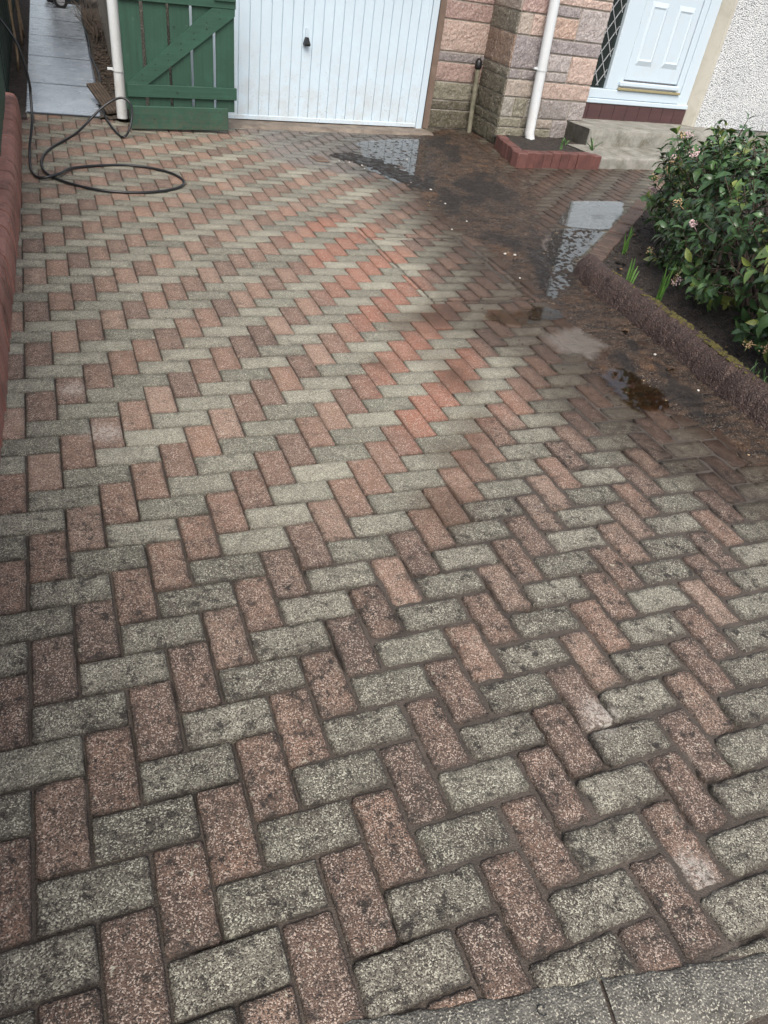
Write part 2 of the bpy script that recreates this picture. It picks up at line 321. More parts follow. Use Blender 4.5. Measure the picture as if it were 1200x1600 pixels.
# ------------------------------------------------------------------ mesh builder
A = R(7.3); CA, SA = math.cos(A), math.sin(A)
def HW(a, b, z=0.0): return (a * CA - b * SA, a * SA + b * CA, z)      # house axes to ground axes
class MB:
    def __init__(s): s.v = []; s.f = []; s.at = {}
    def add(s, vs, fs, **at):
        o = len(s.v); s.v += [tuple(map(float, q)) for q in vs]; s.f += [tuple(i + o for i in q) for q in fs]
        for k, x in at.items():
            L = s.at.setdefault(k, []); L += [None] * (o - len(L)); L += ([x] * len(vs) if not isinstance(x, (list, np.ndarray)) else list(x))
        return s
    def box(s, x0, x1, y0, y1, z0, z1, bev=.003, T=None, **at):
        if bev <= 0 or min(x1 - x0, y1 - y0, z1 - z0) < 2.2 * bev:
            v = [(x, y, z) for x in (x0, x1) for y in (y0, y1) for z in (z0, z1)]
            f = [(0,1,3,2),(4,6,7,5),(0,4,5,1),(2,3,7,6),(0,2,6,4),(1,5,7,3)]
        else:
            v = []; f = []
            def idx(i, j, k, ax): return ((i * 2 + j) * 2 + k) * 3 + ax
            X, Y, Z = (x0, x1), (y0, y1), (z0, z1)
            for i in (0, 1):
                for j in (0, 1):
                    for k in (0, 1):
                        di, dj, dk = (bev if i == 0 else -bev), (bev if j == 0 else -bev), (bev if k == 0 else -bev)
                        v += [(X[i], Y[j] + dj, Z[k] + dk), (X[i] + di, Y[j], Z[k] + dk), (X[i] + di, Y[j] + dj, Z[k])]
            for i in (0, 1):
                q = [idx(i,0,0,0), idx(i,0,1,0), idx(i,1,1,0), idx(i,1,0,0)]; f.append(tuple(q if i == 0 else q[::-1]))
                q = [idx(0,i,0,1), idx(1,i,0,1), idx(1,i,1,1), idx(0,i,1,1)]; f.append(tuple(q if i == 0 else q[::-1]))
                q = [idx(0,0,i,2), idx(0,1,i,2), idx(1,1,i,2), idx(1,0,i,2)]; f.append(tuple(q if i == 0 else q[::-1]))
            for i in (0, 1):
                for j in (0, 1):
                    f.append((idx(i,j,0,0), idx(i,j,1,0), idx(i,j,1,1), idx(i,j,0,1)))
                    f.append((idx(i,0,j,0), idx(i,1,j,0), idx(i,1,j,2), idx(i,0,j,2)))
                    f.append((idx(0,i,j,1), idx(1,i,j,1), idx(1,i,j,2), idx(0,i,j,2)))
                    for k in (0, 1): f.append((idx(i,j,k,0), idx(i,j,k,1), idx(i,j,k,2)))
        if T: v = [T(*q) for q in v]
        return s.add(v, f, **at)
    def tube(s, pts, r, n=10, cap=True, **at):
        P = np.array(pts, float); m = len(P); rr = np.full(m, r) if np.isscalar(r) else np.array(r, float)
        tg = np.gradient(P, axis=0); tg /= np.linalg.norm(tg, axis=1)[:, None] + 1e-12
        u = np.cross(tg[0], (0, 0, 1));
        if np.linalg.norm(u) < .05: u = np.cross(tg[0], (1, 0, 0))
        u /= np.linalg.norm(u); V = []
        for i in range(m):
            u = u - tg[i] * (u @ tg[i]); u /= np.linalg.norm(u); b = np.cross(tg[i], u)
            for k in range(n):
                t = 2 * math.pi * k / n; V.append(P[i] + rr[i] * (math.cos(t) * u + math.sin(t) * b))
        F = [(i * n + k, i * n + (k + 1) % n, (i + 1) * n + (k + 1) % n, (i + 1) * n + k) for i in range(m - 1) for k in range(n)]
        if cap: F += [tuple(range(n))[::-1], tuple((m - 1) * n + k for k in range(n))]
        return s.add(V, F, **at)
    def ell(s, c, r, nu=8, nv=5, jit=0, **at):
        V = [(c[0], c[1], c[2] + r[2])]; F = []
        for j in range(1, nv):
            ph = math.pi * j / nv
            for i in range(nu):
                t = 2 * math.pi * i / nu; q = 1 + jit * (random.random() - .5)
                V.append((c[0] + r[0] * q * math.sin(ph) * math.cos(t), c[1] + r[1] * q * math.sin(ph) * math.sin(t), c[2] + r[2] * q * math.cos(ph)))
        V.append((c[0], c[1], c[2] - r[2])); L = len(V) - 1
        for i in range(nu):
            F.append((0, 1 + i, 1 + (i + 1) % nu)); F.append((L, L - nu + (i + 1) % nu, L - nu + i))
            for j in range(nv - 2): F.append((1 + j * nu + i, 1 + (j + 1) * nu + i, 1 + (j + 1) * nu + (i + 1) % nu, 1 + j * nu + (i + 1) % nu))
        return s.add(V, F, **at)
    def build(s, name, mat, parent=None, base=(0, 0, 0), smooth=False):
        me = bpy.data.meshes.new(name)
        v = np.array(s.v, float) - np.array(base, float)
        me.from_pydata([tuple(q) for q in v], [], s.f); me.update()
        for k, L in s.at.items():
            L = L + [None] * (len(s.v) - len(L)); first = next(x for x in L if x is not None)
            if isinstance(first, (tuple, list, np.ndarray)):
                a = me.attributes.new(k, 'FLOAT_COLOR', 'POINT')
                a.data.foreach_set('color', np.array([(*(x if x is not None else (0, 0, 0)), 1.0) for x in L], np.float32).ravel())
            else:
                a = me.attributes.new(k, 'FLOAT', 'POINT'); a.data.foreach_set('value', np.array([0 if x is None else x for x in L], np.float32))
        me.polygons.foreach_set('use_smooth', [smooth] * len(me.polygons))
        me.materials.append(MAT[mat] if isinstance(mat, str) else mat)
        o = bpy.data.objects.new(name, me); COL.objects.link(o)
        if parent is not None: o.parent = parent
        return o
def grid_mesh(name, X, Y, Z, mat, smooth=True, keep=None, **at):
    ny, nx = X.shape; me = bpy.data.meshes.new(name)
    V = np.stack([X, Y, Z], -1).reshape(-1, 3); ids = np.arange(nx * ny).reshape(ny, nx)
    F = np.stack([ids[:-1, :-1], ids[:-1, 1:], ids[1:, 1:], ids[1:, :-1]], -1).reshape(-1, 4)
    if keep is not None:
        k = keep[:-1, :-1] | keep[:-1, 1:] | keep[1:, 1:] | keep[1:, :-1]; F = F[k.ravel()]
        used = np.unique(F); mp = np.full(len(V), -1); mp[used] = np.arange(len(used)); V = V[used]; F = mp[F]
        at = {q: np.asarray(v).ravel()[used] for q, v in at.items()}
    me.from_pydata(V.tolist(), [], F.tolist()); me.update()
    me.polygons.foreach_set('use_smooth', [smooth] * len(me.polygons)); me.materials.append(MAT[mat])
    for q, v in at.items():
        me.attributes.new(q, 'FLOAT', 'POINT').data.foreach_set('value', np.asarray(v, np.float32).ravel())
    o = bpy.data.objects.new(name, me); COL.objects.link(o); return o
def tag(o, label=None, cat=None, group=None, kind=None):
    if label: o['label'] = label
    if cat: o['category'] = cat
    if group: o['group'] = group
    if kind: o['kind'] = kind
    return o
def thing(name, label, cat, loc=(0, 0, 0), rz=0, group=None):
    o = bpy.data.objects.new(name, None); COL.objects.link(o); o.location = loc; o.rotation_euler = (0, 0, rz)
    o.empty_display_size = .2
    return tag(o, label, cat, group)
def hthing(name, label, cat, base, group=None):     # base in house axes
    return thing(name, label, cat, HW(*base), A, group)

# ------------------------------------------------------------------ ground
g = MB(); g.add([(-300, -300, -.16), (300, -300, -.16), (300, 300, -.16), (-300, 300, -.16)], [(0, 1, 2, 3)])
tag(g.build('ground', 'asphalt'), 'dark ground spreading away around the drive', 'ground', kind='structure')

# driveway pavers in a herringbone
CX0, CX1, CY0, CY1 = 1.935, 2.545, 1.735, 2.72
GP = .0035
def clip(r, x0=-9, x1=9, y0=-9, y1=9):
    r = (max(r[0], x0), min(r[1], x1), max(r[2], y0), min(r[3], y1))
    return r if r[1] - r[0] > .012 and r[3] - r[2] > .012 else None
bricks = []
def lattice(ox, oy, fn):
    for ix in range(-4, 68):
        for iy in range(-18, 66):
            c = (ix - iy) % 4
            if c == 1: r, k = (ix * .1, ix * .1 + .2, iy * .1, iy * .1 + .1), 0.0
            elif c == 0: r, k = (ix * .1, ix * .1 + .1, iy * .1, iy * .1 + .2), 1.0
            else: continue
            fn((r[0] + ox, r[1] + ox, r[2] + oy, r[3] + oy), k)
def outside(r, k):
    if not (r[1] > CX0 and r[0] < CX1 + .05 and r[3] > CY0 and r[2] < CY1):
        bricks.append((r, k)); return
    for q in (clip(r, x1=CX0 - GP), clip(r, x0=CX0, x1=CX1, y1=CY0 - GP), clip(r, x0=CX0, x1=CX1, y0=CY1 + GP), clip(r, x0=CX1 + GP, x1=CX1 + .05), clip(r, x0=CX1 + .05)):
        if q: bricks.append((q, k))
lattice(0, 0, outside)
def inside(r, k):
    q = clip(r, CX0 + GP, CX1 - GP, CY0 + GP, CY1 - GP)
    if q: bricks.append((q, k))
lattice(.03, -.02, inside)

KA = R(-10.2); KO = (.441, -1.178)
def brick_mesh():
    VX = []; FX = []; AT = {k: [] for k in ('kind', 'rnd', 'dirt', 'mud', 'wet', 'grey', 'rim', 'band', 'chalk')}; off = 0
    for (x0, x1, y0, y1), kind in bricks:
        cx, cy = (x0 + x1) / 2, (y0 + y1) / 2
        if cy > 6.3 or cx > 6.4 or cy < -1.75: continue
        if cx > 3.6 and cy < (cx - 3.2) * .94 + 1.7: continue              # under the flower bed
        if cx > 3.2 and cy < 1.6: continue
        px, py = -(cx) * SA + cy * CA, 0
        if px > 5.75: continue
        D = math.hypot(cx - .18, cy + 1.56)
        near = D < 2.6
        n1, n2 = (17, 9) if near else ((7, 4) if D < 4.2 else (4, 3))
        lx, ly = x1 - x0, y1 - y0
        nu, nv = (n1, n2) if lx >= ly else (n2, n1)
        cl = float(sdf(np.array([cx]), np.array([cy]), CLEAN)[0])
        dirty = float(ss(.25, -.35, cl)) if True else 0
        side = ss(.3, 1.2, cx) * dirty
        gap = .0032 + .0022 * dirty + .0030 * side + .001 * random.random()
        e = .0045 + .003 * side
        def ts(L, n): 
            q = np.concatenate([[0, 0, e * .45], np.linspace(e, L - e, n), [L - e * .45, L, L]]); return q
        tx = ts(lx - gap, nu) ; ty = ts(ly - gap, nv)
        mx, my = len(tx), len(ty)
        X, Y = np.meshgrid(tx + x0 + gap / 2, ty + y0 + gap / 2)
        rx = np.minimum(np.arange(mx), np.arange(mx)[::-1]); ry = np.minimum(np.arange(my), np.arange(my)[::-1])
        ring = np.minimum(rx[None, :], ry[:, None])
        prof = np.array([-.035, -.0046 - .003 * side, -.0012 - .001 * side, 0, 0, 0, 0, 0, 0, 0, 0, 0]); Z = prof[np.minimum(ring, 6)]
        # rounded corners
        corner = ((rx[None, :] <= 2) & (ry[:, None] <= 2)) * 1.0
        X = X + corner * np.sign(cx - X) * .0022 * (1 + side); Y = Y + corner * np.sign(cy - Y) * .0022 * (1 + side)
        # worn outline
        wob = .0011 + .0018 * side
        edge = (ring <= 3) * 1.0
        X0_, Y0_ = X, Y
        X = X + edge * (.6 * (vn(X0_ * 45, Y0_ * 45, 3) - .5) + 1.0 * (vn(X0_ * 140, Y0_ * 140, 4) - .5)) * 2 * wob; Y = Y + edge * (.6 * (vn(X0_ * 45, Y0_ * 45, 9) - .5) + 1.0 * (vn(X0_ * 140, Y0_ * 140, 6) - .5)) * 2 * wob
        jx, jy, ja = random.gauss(0, .0007), random.gauss(0, .0007), random.gauss(0, .004)
        X = X + jx - (Y - cy) * ja; Y = Y + jy + (X - cx) * ja
        top = (ring >= 1)
        Z = Z + top * (random.gauss(0, .0011) + (X - cx) * random.gauss(0, .010) + (Y - cy) * random.gauss(0, .010))
        Z = Z + top * (vn(X * 60, Y * 60, 21) - .5) * (.0012 + .0016 * side)
        if side > .3:                                                   # spalled edges
            ch = ss(.60, .80, vn(X * 22, Y * 22, 31)) * (ring <= 4) * top
            Z = Z - ch * .0024
        n = mx * my; ids = np.arange(n).reshape(my, mx) + off
        FX.append(np.stack([ids[:-1, :-1], ids[:-1, 1:], ids[1:, 1:], ids[1:, :-1]], -1).reshape(-1, 4))
        VX.append(np.stack([X, Y, Z], -1).reshape(-1, 3)); off += n
        AT['rim'].append(np.choose(np.minimum(ring, 4), (1.0, 1.0, .95, .62, 0.0)).ravel() * (.35 + .65 * vn(X * 30, Y * 30, 71).ravel())); AT['kind'].append(np.full(n, kind)); AT['rnd'].append(np.full(n, random.random()))
        AT['dirt'].append(np.full(n, random.random() * .18 - .06 + (.30 if side > .25 and random.random() < .16 else 0) - (.22 if dirty > .5 and random.random() < .10 else 0)))
    V = np.concatenate(VX); F = np.concatenate(FX); x, y = V[:, 0], V[:, 1]
    kv = -(x - KO[0]) * math.sin(KA) + (y - KO[1]) * math.cos(KA)
    V[:, 2] -= .07 * ss(-.004, -.018, kv)
    w1 = (fbm(x * 3, y * 3, 5) - .5) * .35
    cl = sdf(x, y, CLEAN) + w1
    dirt = .27 - .17 * ss(-.05, .25, sdf(x, y, BAND) + w1) + .54 * ss(.22, -.50, cl)
    dirt = dirt * (1 - .35 * ss(.6, 1.3, x) * ss(-.2, .5, y)) + .10 * ss(.5, -.9, y)
    dirt = np.where(x < .35, np.maximum(dirt, .34), dirt)
    mud = .55 * ss(-.28, .30, sdf(x, y, THIN) + w1) + .75 * ss(-.10, .12, sdf(x, y, CORE) + w1 * .5)
    # two rust brown drips off the manhole side
    for (ax, ay, rr) in ((1.73, 1.47, .17), (1.69, 1.10, .13), (1.68, .87, .10), (1.25, .10, .11), (1.43, .37, .11), (1.58, .57, .10), (1.9, 1.62, .13), (1.40, 1.07, .07)):
        mud = mud + .5 * ss(rr * 1.6, rr * .2, np.hypot(x - ax, y - ay) + (fbm(x * 9, y * 9, 8) - .5) * .16)
    wet = ss(-.35, .1, sdf(x, y, THIN) + w1) * .85
    wet = np.maximum(wet, .85 * ss(-.2, .1, sdf(x, y, SPLASH) + w1))
    wet = np.maximum(wet, .18 + .25 * (fbm(x * 1.6, y * 1.6, 51) - .5) - .2 * ss(.3, -.6, y))
    grey = .85 * ss(-.12, .15, sdf(x, y, GREYZ) + w1 * .6)
    ck = 0 * x
    for (ax, ay, rr) in ((1.265, -.77, .06), (1.235, -1.165, .055), (.24, .70, .08), (.16, 1.0, .06)):
        ck = np.maximum(ck, ss(rr * 1.2, rr * .3, np.hypot(x - ax, y - ay) + (fbm(x * 30, y * 30, 8) - .5) * .05))
    AT['chalk'] = [ck]
    AT['band'] = [ss(-.10, .22, sdf(x, y, BAND) + w1 * .8)]
    AT['mud'] = [np.clip(mud, 0, 1)]; AT['wet'] = [np.clip(wet, 0, 1)]; AT['grey'] = [grey]
    AT['dirt'] = [np.clip(np.concatenate(AT['dirt']) + dirt, 0, 1)]
    me = bpy.data.meshes.new('driveway'); me.from_pydata(V.tolist(), [], F.tolist()); me.update()
    for k, L in AT.items():
        a = me.attributes.new(k, 'FLOAT', 'POINT'); a.data.foreach_set('value', np.concatenate(L).astype(np.float32))
    me.polygons.foreach_set('use_smooth', [True] * len(me.polygons)); me.materials.append(MAT['paver'])
    o = bpy.data.objects.new('driveway', me); COL.objects.link(o); return o
tag(brick_mesh(), 'herringbone block paved drive in weathered red and grey', 'driveway', kind='structure')

gx, gy = np.meshgrid(np.arange(-.3, 6.6, .02), np.arange(-1.7, 6.4, .02))
jd = ss(.25, -.35, sdf(gx, gy, CLEAN)); jside = ss(.2, 1.0, gx) * jd
jz = -.0105 + .0042 * jside + .0034 * (fbm(gx * 14, gy * 14, 61) - .5) * 2 - .012 * ss(.60, .72, fbm(gx * 7, gy * 7, 77))
tag(grid_mesh('joint_sand', gx, gy, jz, 'joint'), 'gritty sand in the joints of the drive', 'sand', kind='structure')

# kerb along the road and the road itself
KA = R(-10.2); KO = (.441, -1.178)
def KW(u, v, z): return (KO[0] + u * math.cos(KA) - v * math.sin(KA), KO[1] + u * math.sin(KA) + v * math.cos(KA), z)
k = MB()
for i, u in enumerate((-1.35, -.43, .485, 1.4)):
    nx, nyy = 46, 9
    for j in range(nx):
        pass
    U = np.linspace(u + .004, u + .911, nx); Vv = np.array([-.105, -.1, -.09, -.06, -.03, -.012, -.004, 0.0, .004])
    UU, VV = np.meshgrid(U, Vv)
    zz = np.array([-.10, -.012, .0, .003, .003, .002, -.003, -.012, -.05])[:, None] + np.zeros_like(UU)
    xx, yy = KW(UU, VV, 0)[:2]
    zz = zz + ((fbm(xx * 22, yy * 22, 91) - .5) * .010 + (fbm(xx * 70, yy * 70, 92, 2) - .5) * .005) * (zz > -.02)
    VV2 = VV + (fbm(xx * 16, yy * 16, 93) - .5) * .018 + (fbm(xx * 60, yy * 60, 94, 2) - .5) * .010
    xx, yy = KW(UU, VV2, 0)[:2]
    ids = np.arange(UU.size).reshape(UU.shape)
    k.add(np.stack([xx, yy, zz], -1).reshape(-1, 3), np.stack([ids[:-1, :-1], ids[:-1, 1:], ids[1:, 1:], ids[1:, :-1]], -1).reshape(-1, 4).tolist())
tag(k.build('kerb', 'kerbc', smooth=True), 'worn concrete kerb at the foot of the drive', 'kerb', kind='structure')
U, Vv = np.meshgrid(np.linspace(-3, 4, 280), np.linspace(-1.6, -.1, 60))
xx, yy = KW(U, Vv, 0)[:2]
tag(grid_mesh('road', xx, yy, -.020 + (fbm(xx * 60, yy * 60, 15) - .5) * .012, 'asphalt'), 'coarse grey road surface beyond the kerb', 'road', kind='structure')

# ------------------------------------------------------------------ mud and puddles
gx, gy = np.meshgrid(np.arange(1.75, 5.9, .0105), np.arange(-.5, 6.2, .0105))
warp = (fbm(gx * 4, gy * 4, 41) - .5) * .3
de = ss(-.16, .16, sdf(gx, gy, DENSE) + warp); co = ss(-.06, .22, sdf(gx, gy, CORE) + warp * .6)
rx_, ry_ = gx * .47 + gy * .88, -gx * .88 + gy * .47
n1 = fbm(rx_ * 3.5, ry_ * 12, 43, 5); n2 = fbm(gx * 38, gy * 38, 47, 3)
z = -.013 + .0100 * de + .0140 * co + .017 * (n1 - .5) * de + (.0055 + .009 * co) * (n2 - .5)
kb = ss(.55, .0, sdf(gx, gy, [(2.80, 2.2), (3.2, 2.2), (3.2, -.6), (2.72, -.6)]) * -1 + .0) * 0
for P, lev, amp in ((P1, -.014, .001), (P2, .0022, .014), (P3, -.006, .003), (P4, -.006, .003), (P5, -.003, .006)):
    m = ss(-.03, .06, sdf(gx, gy, P) + warp * .15); z = z * (1 - m) + m * (lev + amp * (fbm(gx * 45, gy * 45, 53, 3) - .5) * 2)
m = ss(-.08, .10, sdf(gx, gy, P6) + warp * .3); z = z * (1 - m) + m * (.0012 + .012 * (fbm(gx * 42, gy * 42, 57, 2) - .62) * 2)
m = ss(-.03, .04, sdf(gx, gy, SILT) + (fbm(gx * 20, gy * 20, 58) - .5) * .16); z = z * (1 - m) + m * (.007 + .014 * (fbm(gx * 30, gy * 30, 159, 3) - .38))
# silt heaped at the kerb foot
KB = [(3.03, 2.1), (2.985, 1.86), (2.98, 1.55), (2.955, 1.283), (2.93, 1.0), (2.90, .774), (2.875, .55), (2.872, .41), (2.88, .2), (2.90, -.05), (2.93, -.5)]
kd = np.full(gx.shape, 9.0)
for (a, b) in zip(KB[:-1], KB[1:]):
    a = np.array(a); b = np.array(b); e_ = b - a
    t = np.clip(((gx - a[0]) * e_[0] + (gy - a[1]) * e_[1]) / (e_ @ e_), 0, 1); kd = np.minimum(kd, np.hypot(gx - a[0] - t * e_[0], gy - a[1] - t * e_[1]))
z = z + ss(.10, .0, kd) * (.008 + .022 * (fbm(gx * 26, gy * 26, 59) - .45))
tag(grid_mesh('mud', gx, gy, z, 'mud', keep=z > -.0105, silt=np.clip(ss(-.05, .03, sdf(gx, gy, SILT) + (fbm(gx * 20, gy * 20, 58) - .5) * .12) + .8 * ss(-.1, .1, sdf(gx, gy, P2)) + .7 * ss(-.1, .1, sdf(gx, gy, P6)) + .9 * ss(.52, .62, fbm(rx_ * 2.2, ry_ * 6, 143, 4)) * co, 0, 1)), 'wet dark brown mud spread over the right of the drive', 'mud', kind='stuff')

def puddle(P, zl, mat, label, amp=.05, seed=0):
    P = np.array(P, float); Q = []
    for a, b in zip(P, np.roll(P, -1, 0)):
        n = max(2, int(np.hypot(*(b - a)) / .02))
        for t in np.arange(n) / n: Q.append(a + (b - a) * t)
    Q = np.array(Q); K = np.ones(7) / 7
    Qp = np.concatenate([Q[-3:], Q, Q[:3]]); Q = np.stack([np.convolve(Qp[:, 0], K, 'valid'), np.convolve(Qp[:, 1], K, 'valid')], 1)
    if np.sum(Q[:, 0] * np.roll(Q[:, 1], -1) - np.roll(Q[:, 0], -1) * Q[:, 1]) < 0: Q = Q[::-1]
    c = Q.mean(0); d = (fbm(Q[:, 0] * 9, Q[:, 1] * 9, seed) - .5) * 2 * amp + (fbm(Q[:, 0] * 34, Q[:, 1] * 34, seed + 3, 2) - .5) * amp * .5
    dv = Q - c; dv /= np.linalg.norm(dv, axis=1)[:, None]; Q = Q + dv * d[:, None]
    b = MB(); n = len(Q); V = []; E_ = []; F = []
    dist = np.linalg.norm(Q - c, axis=1)
    for kq, sh_ in enumerate((0, .02, .045, .08)):
        f = np.maximum(1 - sh_ / dist, .12); W_ = c + (Q - c) * f[:, None]; V += [(q[0], q[1], zl) for q in W_]; E_ += [kq / 3.0] * n
        if kq: F += [((kq - 1) * n + t, (kq - 1) * n + (t + 1) % n, kq * n + (t + 1) % n, kq * n + t) for t in range(n)]
    V.append((c[0], c[1], zl)); E_.append(1.0); F += [(3 * n + t, 3 * n + (t + 1) % n, 4 * n) for t in range(n)]
    b.add(V, F, depth=E_)
    o = b.build('puddle', mat); return tag(o, label, 'puddle', 'puddles on the drive', 'structure')
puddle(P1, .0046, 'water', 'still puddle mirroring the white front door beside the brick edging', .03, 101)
puddle(P2, .0030, 'film', 'mottled puddle with mud flecks at the corner of the bed', .04, 103)
puddle(P3, .0038, 'brownwater', 'small brown puddle at the near end of the manhole', .06, 105)
puddle(P4, .0044, 'palewater', 'pale thin puddle on the pavers nearest the kerb middle', .07, 107)
puddle(P5, .0040, 'brownwater', 'dark brown puddle by the long kerb with a pale streak', .09, 109)
puddle(P6, .0026, 'film', 'shallow gritty puddle in front of the garage door', .05, 111)

# ------------------------------------------------------------------ path, strips of soil
path = MB()
path.add([(.05, 5.5, .0128), (.62, 5.51, .0128), (.955, 14.8, .0128), (.195, 14.8, .0128)], [(0, 1, 2, 3)], seam=1.0)
ys = [5.49, 6.76, 8.30, 9.86, 11.5, 13.1, 14.8]
for y0, y1 in zip(ys[:-1], ys[1:]):
    l0, r0 = .045 + (y0 - 5.49) * .016, .605 + (y0 - 5.49) * .038
    l1, r1 = .045 + (y1 - 5.49) * .016, .605 + (y1 - 5.49) * .038
    v = []
    for zz, b in ((-.03, 0), (.010, 0), (.014, .006)):
        v += [(l0 + b, y0 + .034 + b, zz), (r0 - b, y0 + .034 + b + .01, zz), (r1 - b, y1 - .034 - b + .01, zz), (l1 + b, y1 - .034 - b, zz)]
    f = [(8, 9, 10, 11)] + [(o + i, o + (i + 1) % 4, o + 4 + (i + 1) % 4, o + 4 + i) for o in (0, 4) for i in range(4)]
    path.add(v, f, seam=0.0)
tag(path.build('path', 'slab'), 'wet grey concrete slab path beside the garage', 'path', kind='structure')
def strip(name, label, L, Rr, zb, amp, mat, fq=18, seed=0, nx=26, step=.025):
    yy = np.arange(L[0][1], L[-1][1], step); xl = np.interp(yy, [q[1] for q in L], [q[0] for q in L]); xr = np.interp(yy, [q[1] for q in Rr], [q[0] for q in Rr])
    t = np.linspace(0, 1, nx)[None, :]; X = xl[:, None] * (1 - t) + xr[:, None] * t; Y = yy[:, None] + 0 * X
    Z = zb + amp * (fbm(X * fq, Y * fq, seed) - .5) * 2
    return tag(grid_mesh(name, X, Y, Z, mat), label, 'soil', kind='structure')
strip('soil', 'dark soil strip between path and dark green fence', [(-.16, 5.28), (-.16, 15)], [(.05, 5.28), (.05, 5.5), (.20, 15)], .006, .012, 'soil', 18, 3)
strip('soil', 'dark litter strip between path and garage side', [(.59, 5.47), (.62, 5.7), (.99, 15)], [(.86, 5.47), (.86, 5.7), (1.30, 15)], .012, .022, 'gravel', 22, 5)

# ------------------------------------------------------------------ house
house = hthing('stone_house', 'house front with stone pier, white garage door and white front door', 'house', (5.05, 5.03, 0))
HB = (5.05, 5.03, 0)
TONES = dict(pink=(.43, .30, .265), peach=(.48, .365, .31), orange=(.48, .345, .275), purple=(.285, .255, .255), purple2=(.36, .325, .315), tan=(.39, .335, .285), green=(.29, .275, .21), pale=(.43, .41, .365), dark=(.19, .175, .135), dkgreen=(.13, .118, .085), rust=(.25, .175, .13))
def block(mb, p0, du, dn, u0, u1, z0, z1, tone, seed, rough=.009, alg=.5, gap=.0065, res=.018):
    """one rock faced stone on a vertical plane: p0 + u*du + n*dn"""
    nu = max(4, int((u1 - u0) / res)); nz = max(4, int((z1 - z0) / res))
    us = np.concatenate([[u0 + gap, u0 + gap], np.linspace(u0 + gap + .006, u1 - gap - .006, nu), [u1 - gap, u1 - gap]])
    zs = np.concatenate([[z0 + gap, z0 + gap], np.linspace(z0 + gap + .006, z1 - gap - .006, nz), [z1 - gap, z1 - gap]])
    U, Z = np.meshgrid(us, zs); i = np.arange(len(us)); j = np.arange(len(zs))
    ring = np.minimum(np.minimum(i, i[::-1])[None, :], np.minimum(j, j[::-1])[:, None])
    d = np.minimum(np.minimum(U - u0, u1 - U), np.minimum(Z - z0, z1 - Z))
    H = np.where(ring == 0, -.03, np.where(ring == 1, .001, .004)) + (ring >= 2) * ss(.002, .018, d) * rough * (.5 + 1.6 * (fbm(U * 16 + seed * 3.1, Z * 16 + seed, seed, 4) - .35))
    H = H + (ring >= 2) * (fbm(U * 55, Z * 55, seed + 5, 3) - .5) * .012
    P = np.array(p0)[None, None, :] + U[..., None] * np.array(du) + H[..., None] * np.array(dn) + Z[..., None] * np.array((0, 0, 1.0))
    ids = np.arange(U.size).reshape(U.shape); t = np.array(TONES[tone]) * (1 + .25 * (random.random() - .5))
    F = np.stack([ids[:-1, :-1], ids[:-1, 1:], ids[1:, 1:], ids[1:, :-1]], -1).reshape(-1, 4)
    al = np.clip(alg * (1.15 - Z / .75), 0, .85).ravel()
    mb.add(P.reshape(-1, 3), F.tolist(), tone=[tuple(t)] * U.size, algae=al)
ZL = [0, .159, .251, .43, .584, .672, .949, 1.127, 1.30, 1.48, 1.63, 1.9, 2.08, 2.26, 2.6]
pier = MB(); PW = 1.09
spec = [(0, .42, 0, 1, 'green'), (.42, .63, 0, 1, 'green'), (.63, 1, 0, 2, 'purple2'),
        (0, .25, 1, 2, 'green'), (.25, .42, 1, 2, 'dark'), (.42, .63, 1, 2, 'tan'),
        (0, .13, 2, 3, 'pale'), (.13, .28, 2, 3, 'green'), (.28, .44, 2, 3, 'pale'), (.44, .80, 2, 3, 'purple2'), (.80, 1, 2, 3, 'purple2'),
        (0, .42, 3, 4, 'tan'), (.42, 1, 3, 4, 'peach'),
        (0, .14, 4, 5, 'purple'), (.14, .42, 4, 5, 'purple'), (.42, .68, 4, 5, 'purple2'),
        (0, .40, 5, 6, 'purple')]
for f0, f1, r0, r1, t in spec: block(pier, (5.05, 5.03, 0), (1, 0, 0), (0, -1, 0), f0 * PW, f1 * PW, ZL[r0], ZL[r1], t, len(pier.v) % 97 + 3, alg=.55 if f0 < .6 else .3)
for f0, f1, z0, z1, t in [(.68, 1, .584, .825, 'peach'), (.40, .68, .672, .825, 'purple2'), (.40, 1, .825, .949, 'purple'), (0, .14, .949, 1.127, 'tan'), (.14, .37, .949, 1.127, 'peach'), (.37, .66, .949, 1.127, 'orange'), (.66, 1, .949, 1.22, 'purple2'),
                          (0, .36, 1.127, 1.30, 'pink'), (.36, .66, 1.127, 1.22, 'purple'), (.36, 1, 1.22, 1.30, 'peach')]:
    block(pier, (5.05, 5.03, 0), (1, 0, 0), (0, -1, 0), f0 * PW, f1 * PW, z0, z1, t, len(pier.v) % 89 + 5, alg=.2)
for r in range(8, 14):
    cuts = [0, random.uniform(.2, .45), random.uniform(.55, .8), 1]
    for q in range(3): block(pier, (5.05, 5.03, 0), (1, 0, 0), (0, -1, 0), cuts[q] * PW, cuts[q + 1] * PW, ZL[r], ZL[r + 1], random.choice(['pink', 'peach', 'purple', 'tan']), r * 7 + q, alg=.1, res=.04)
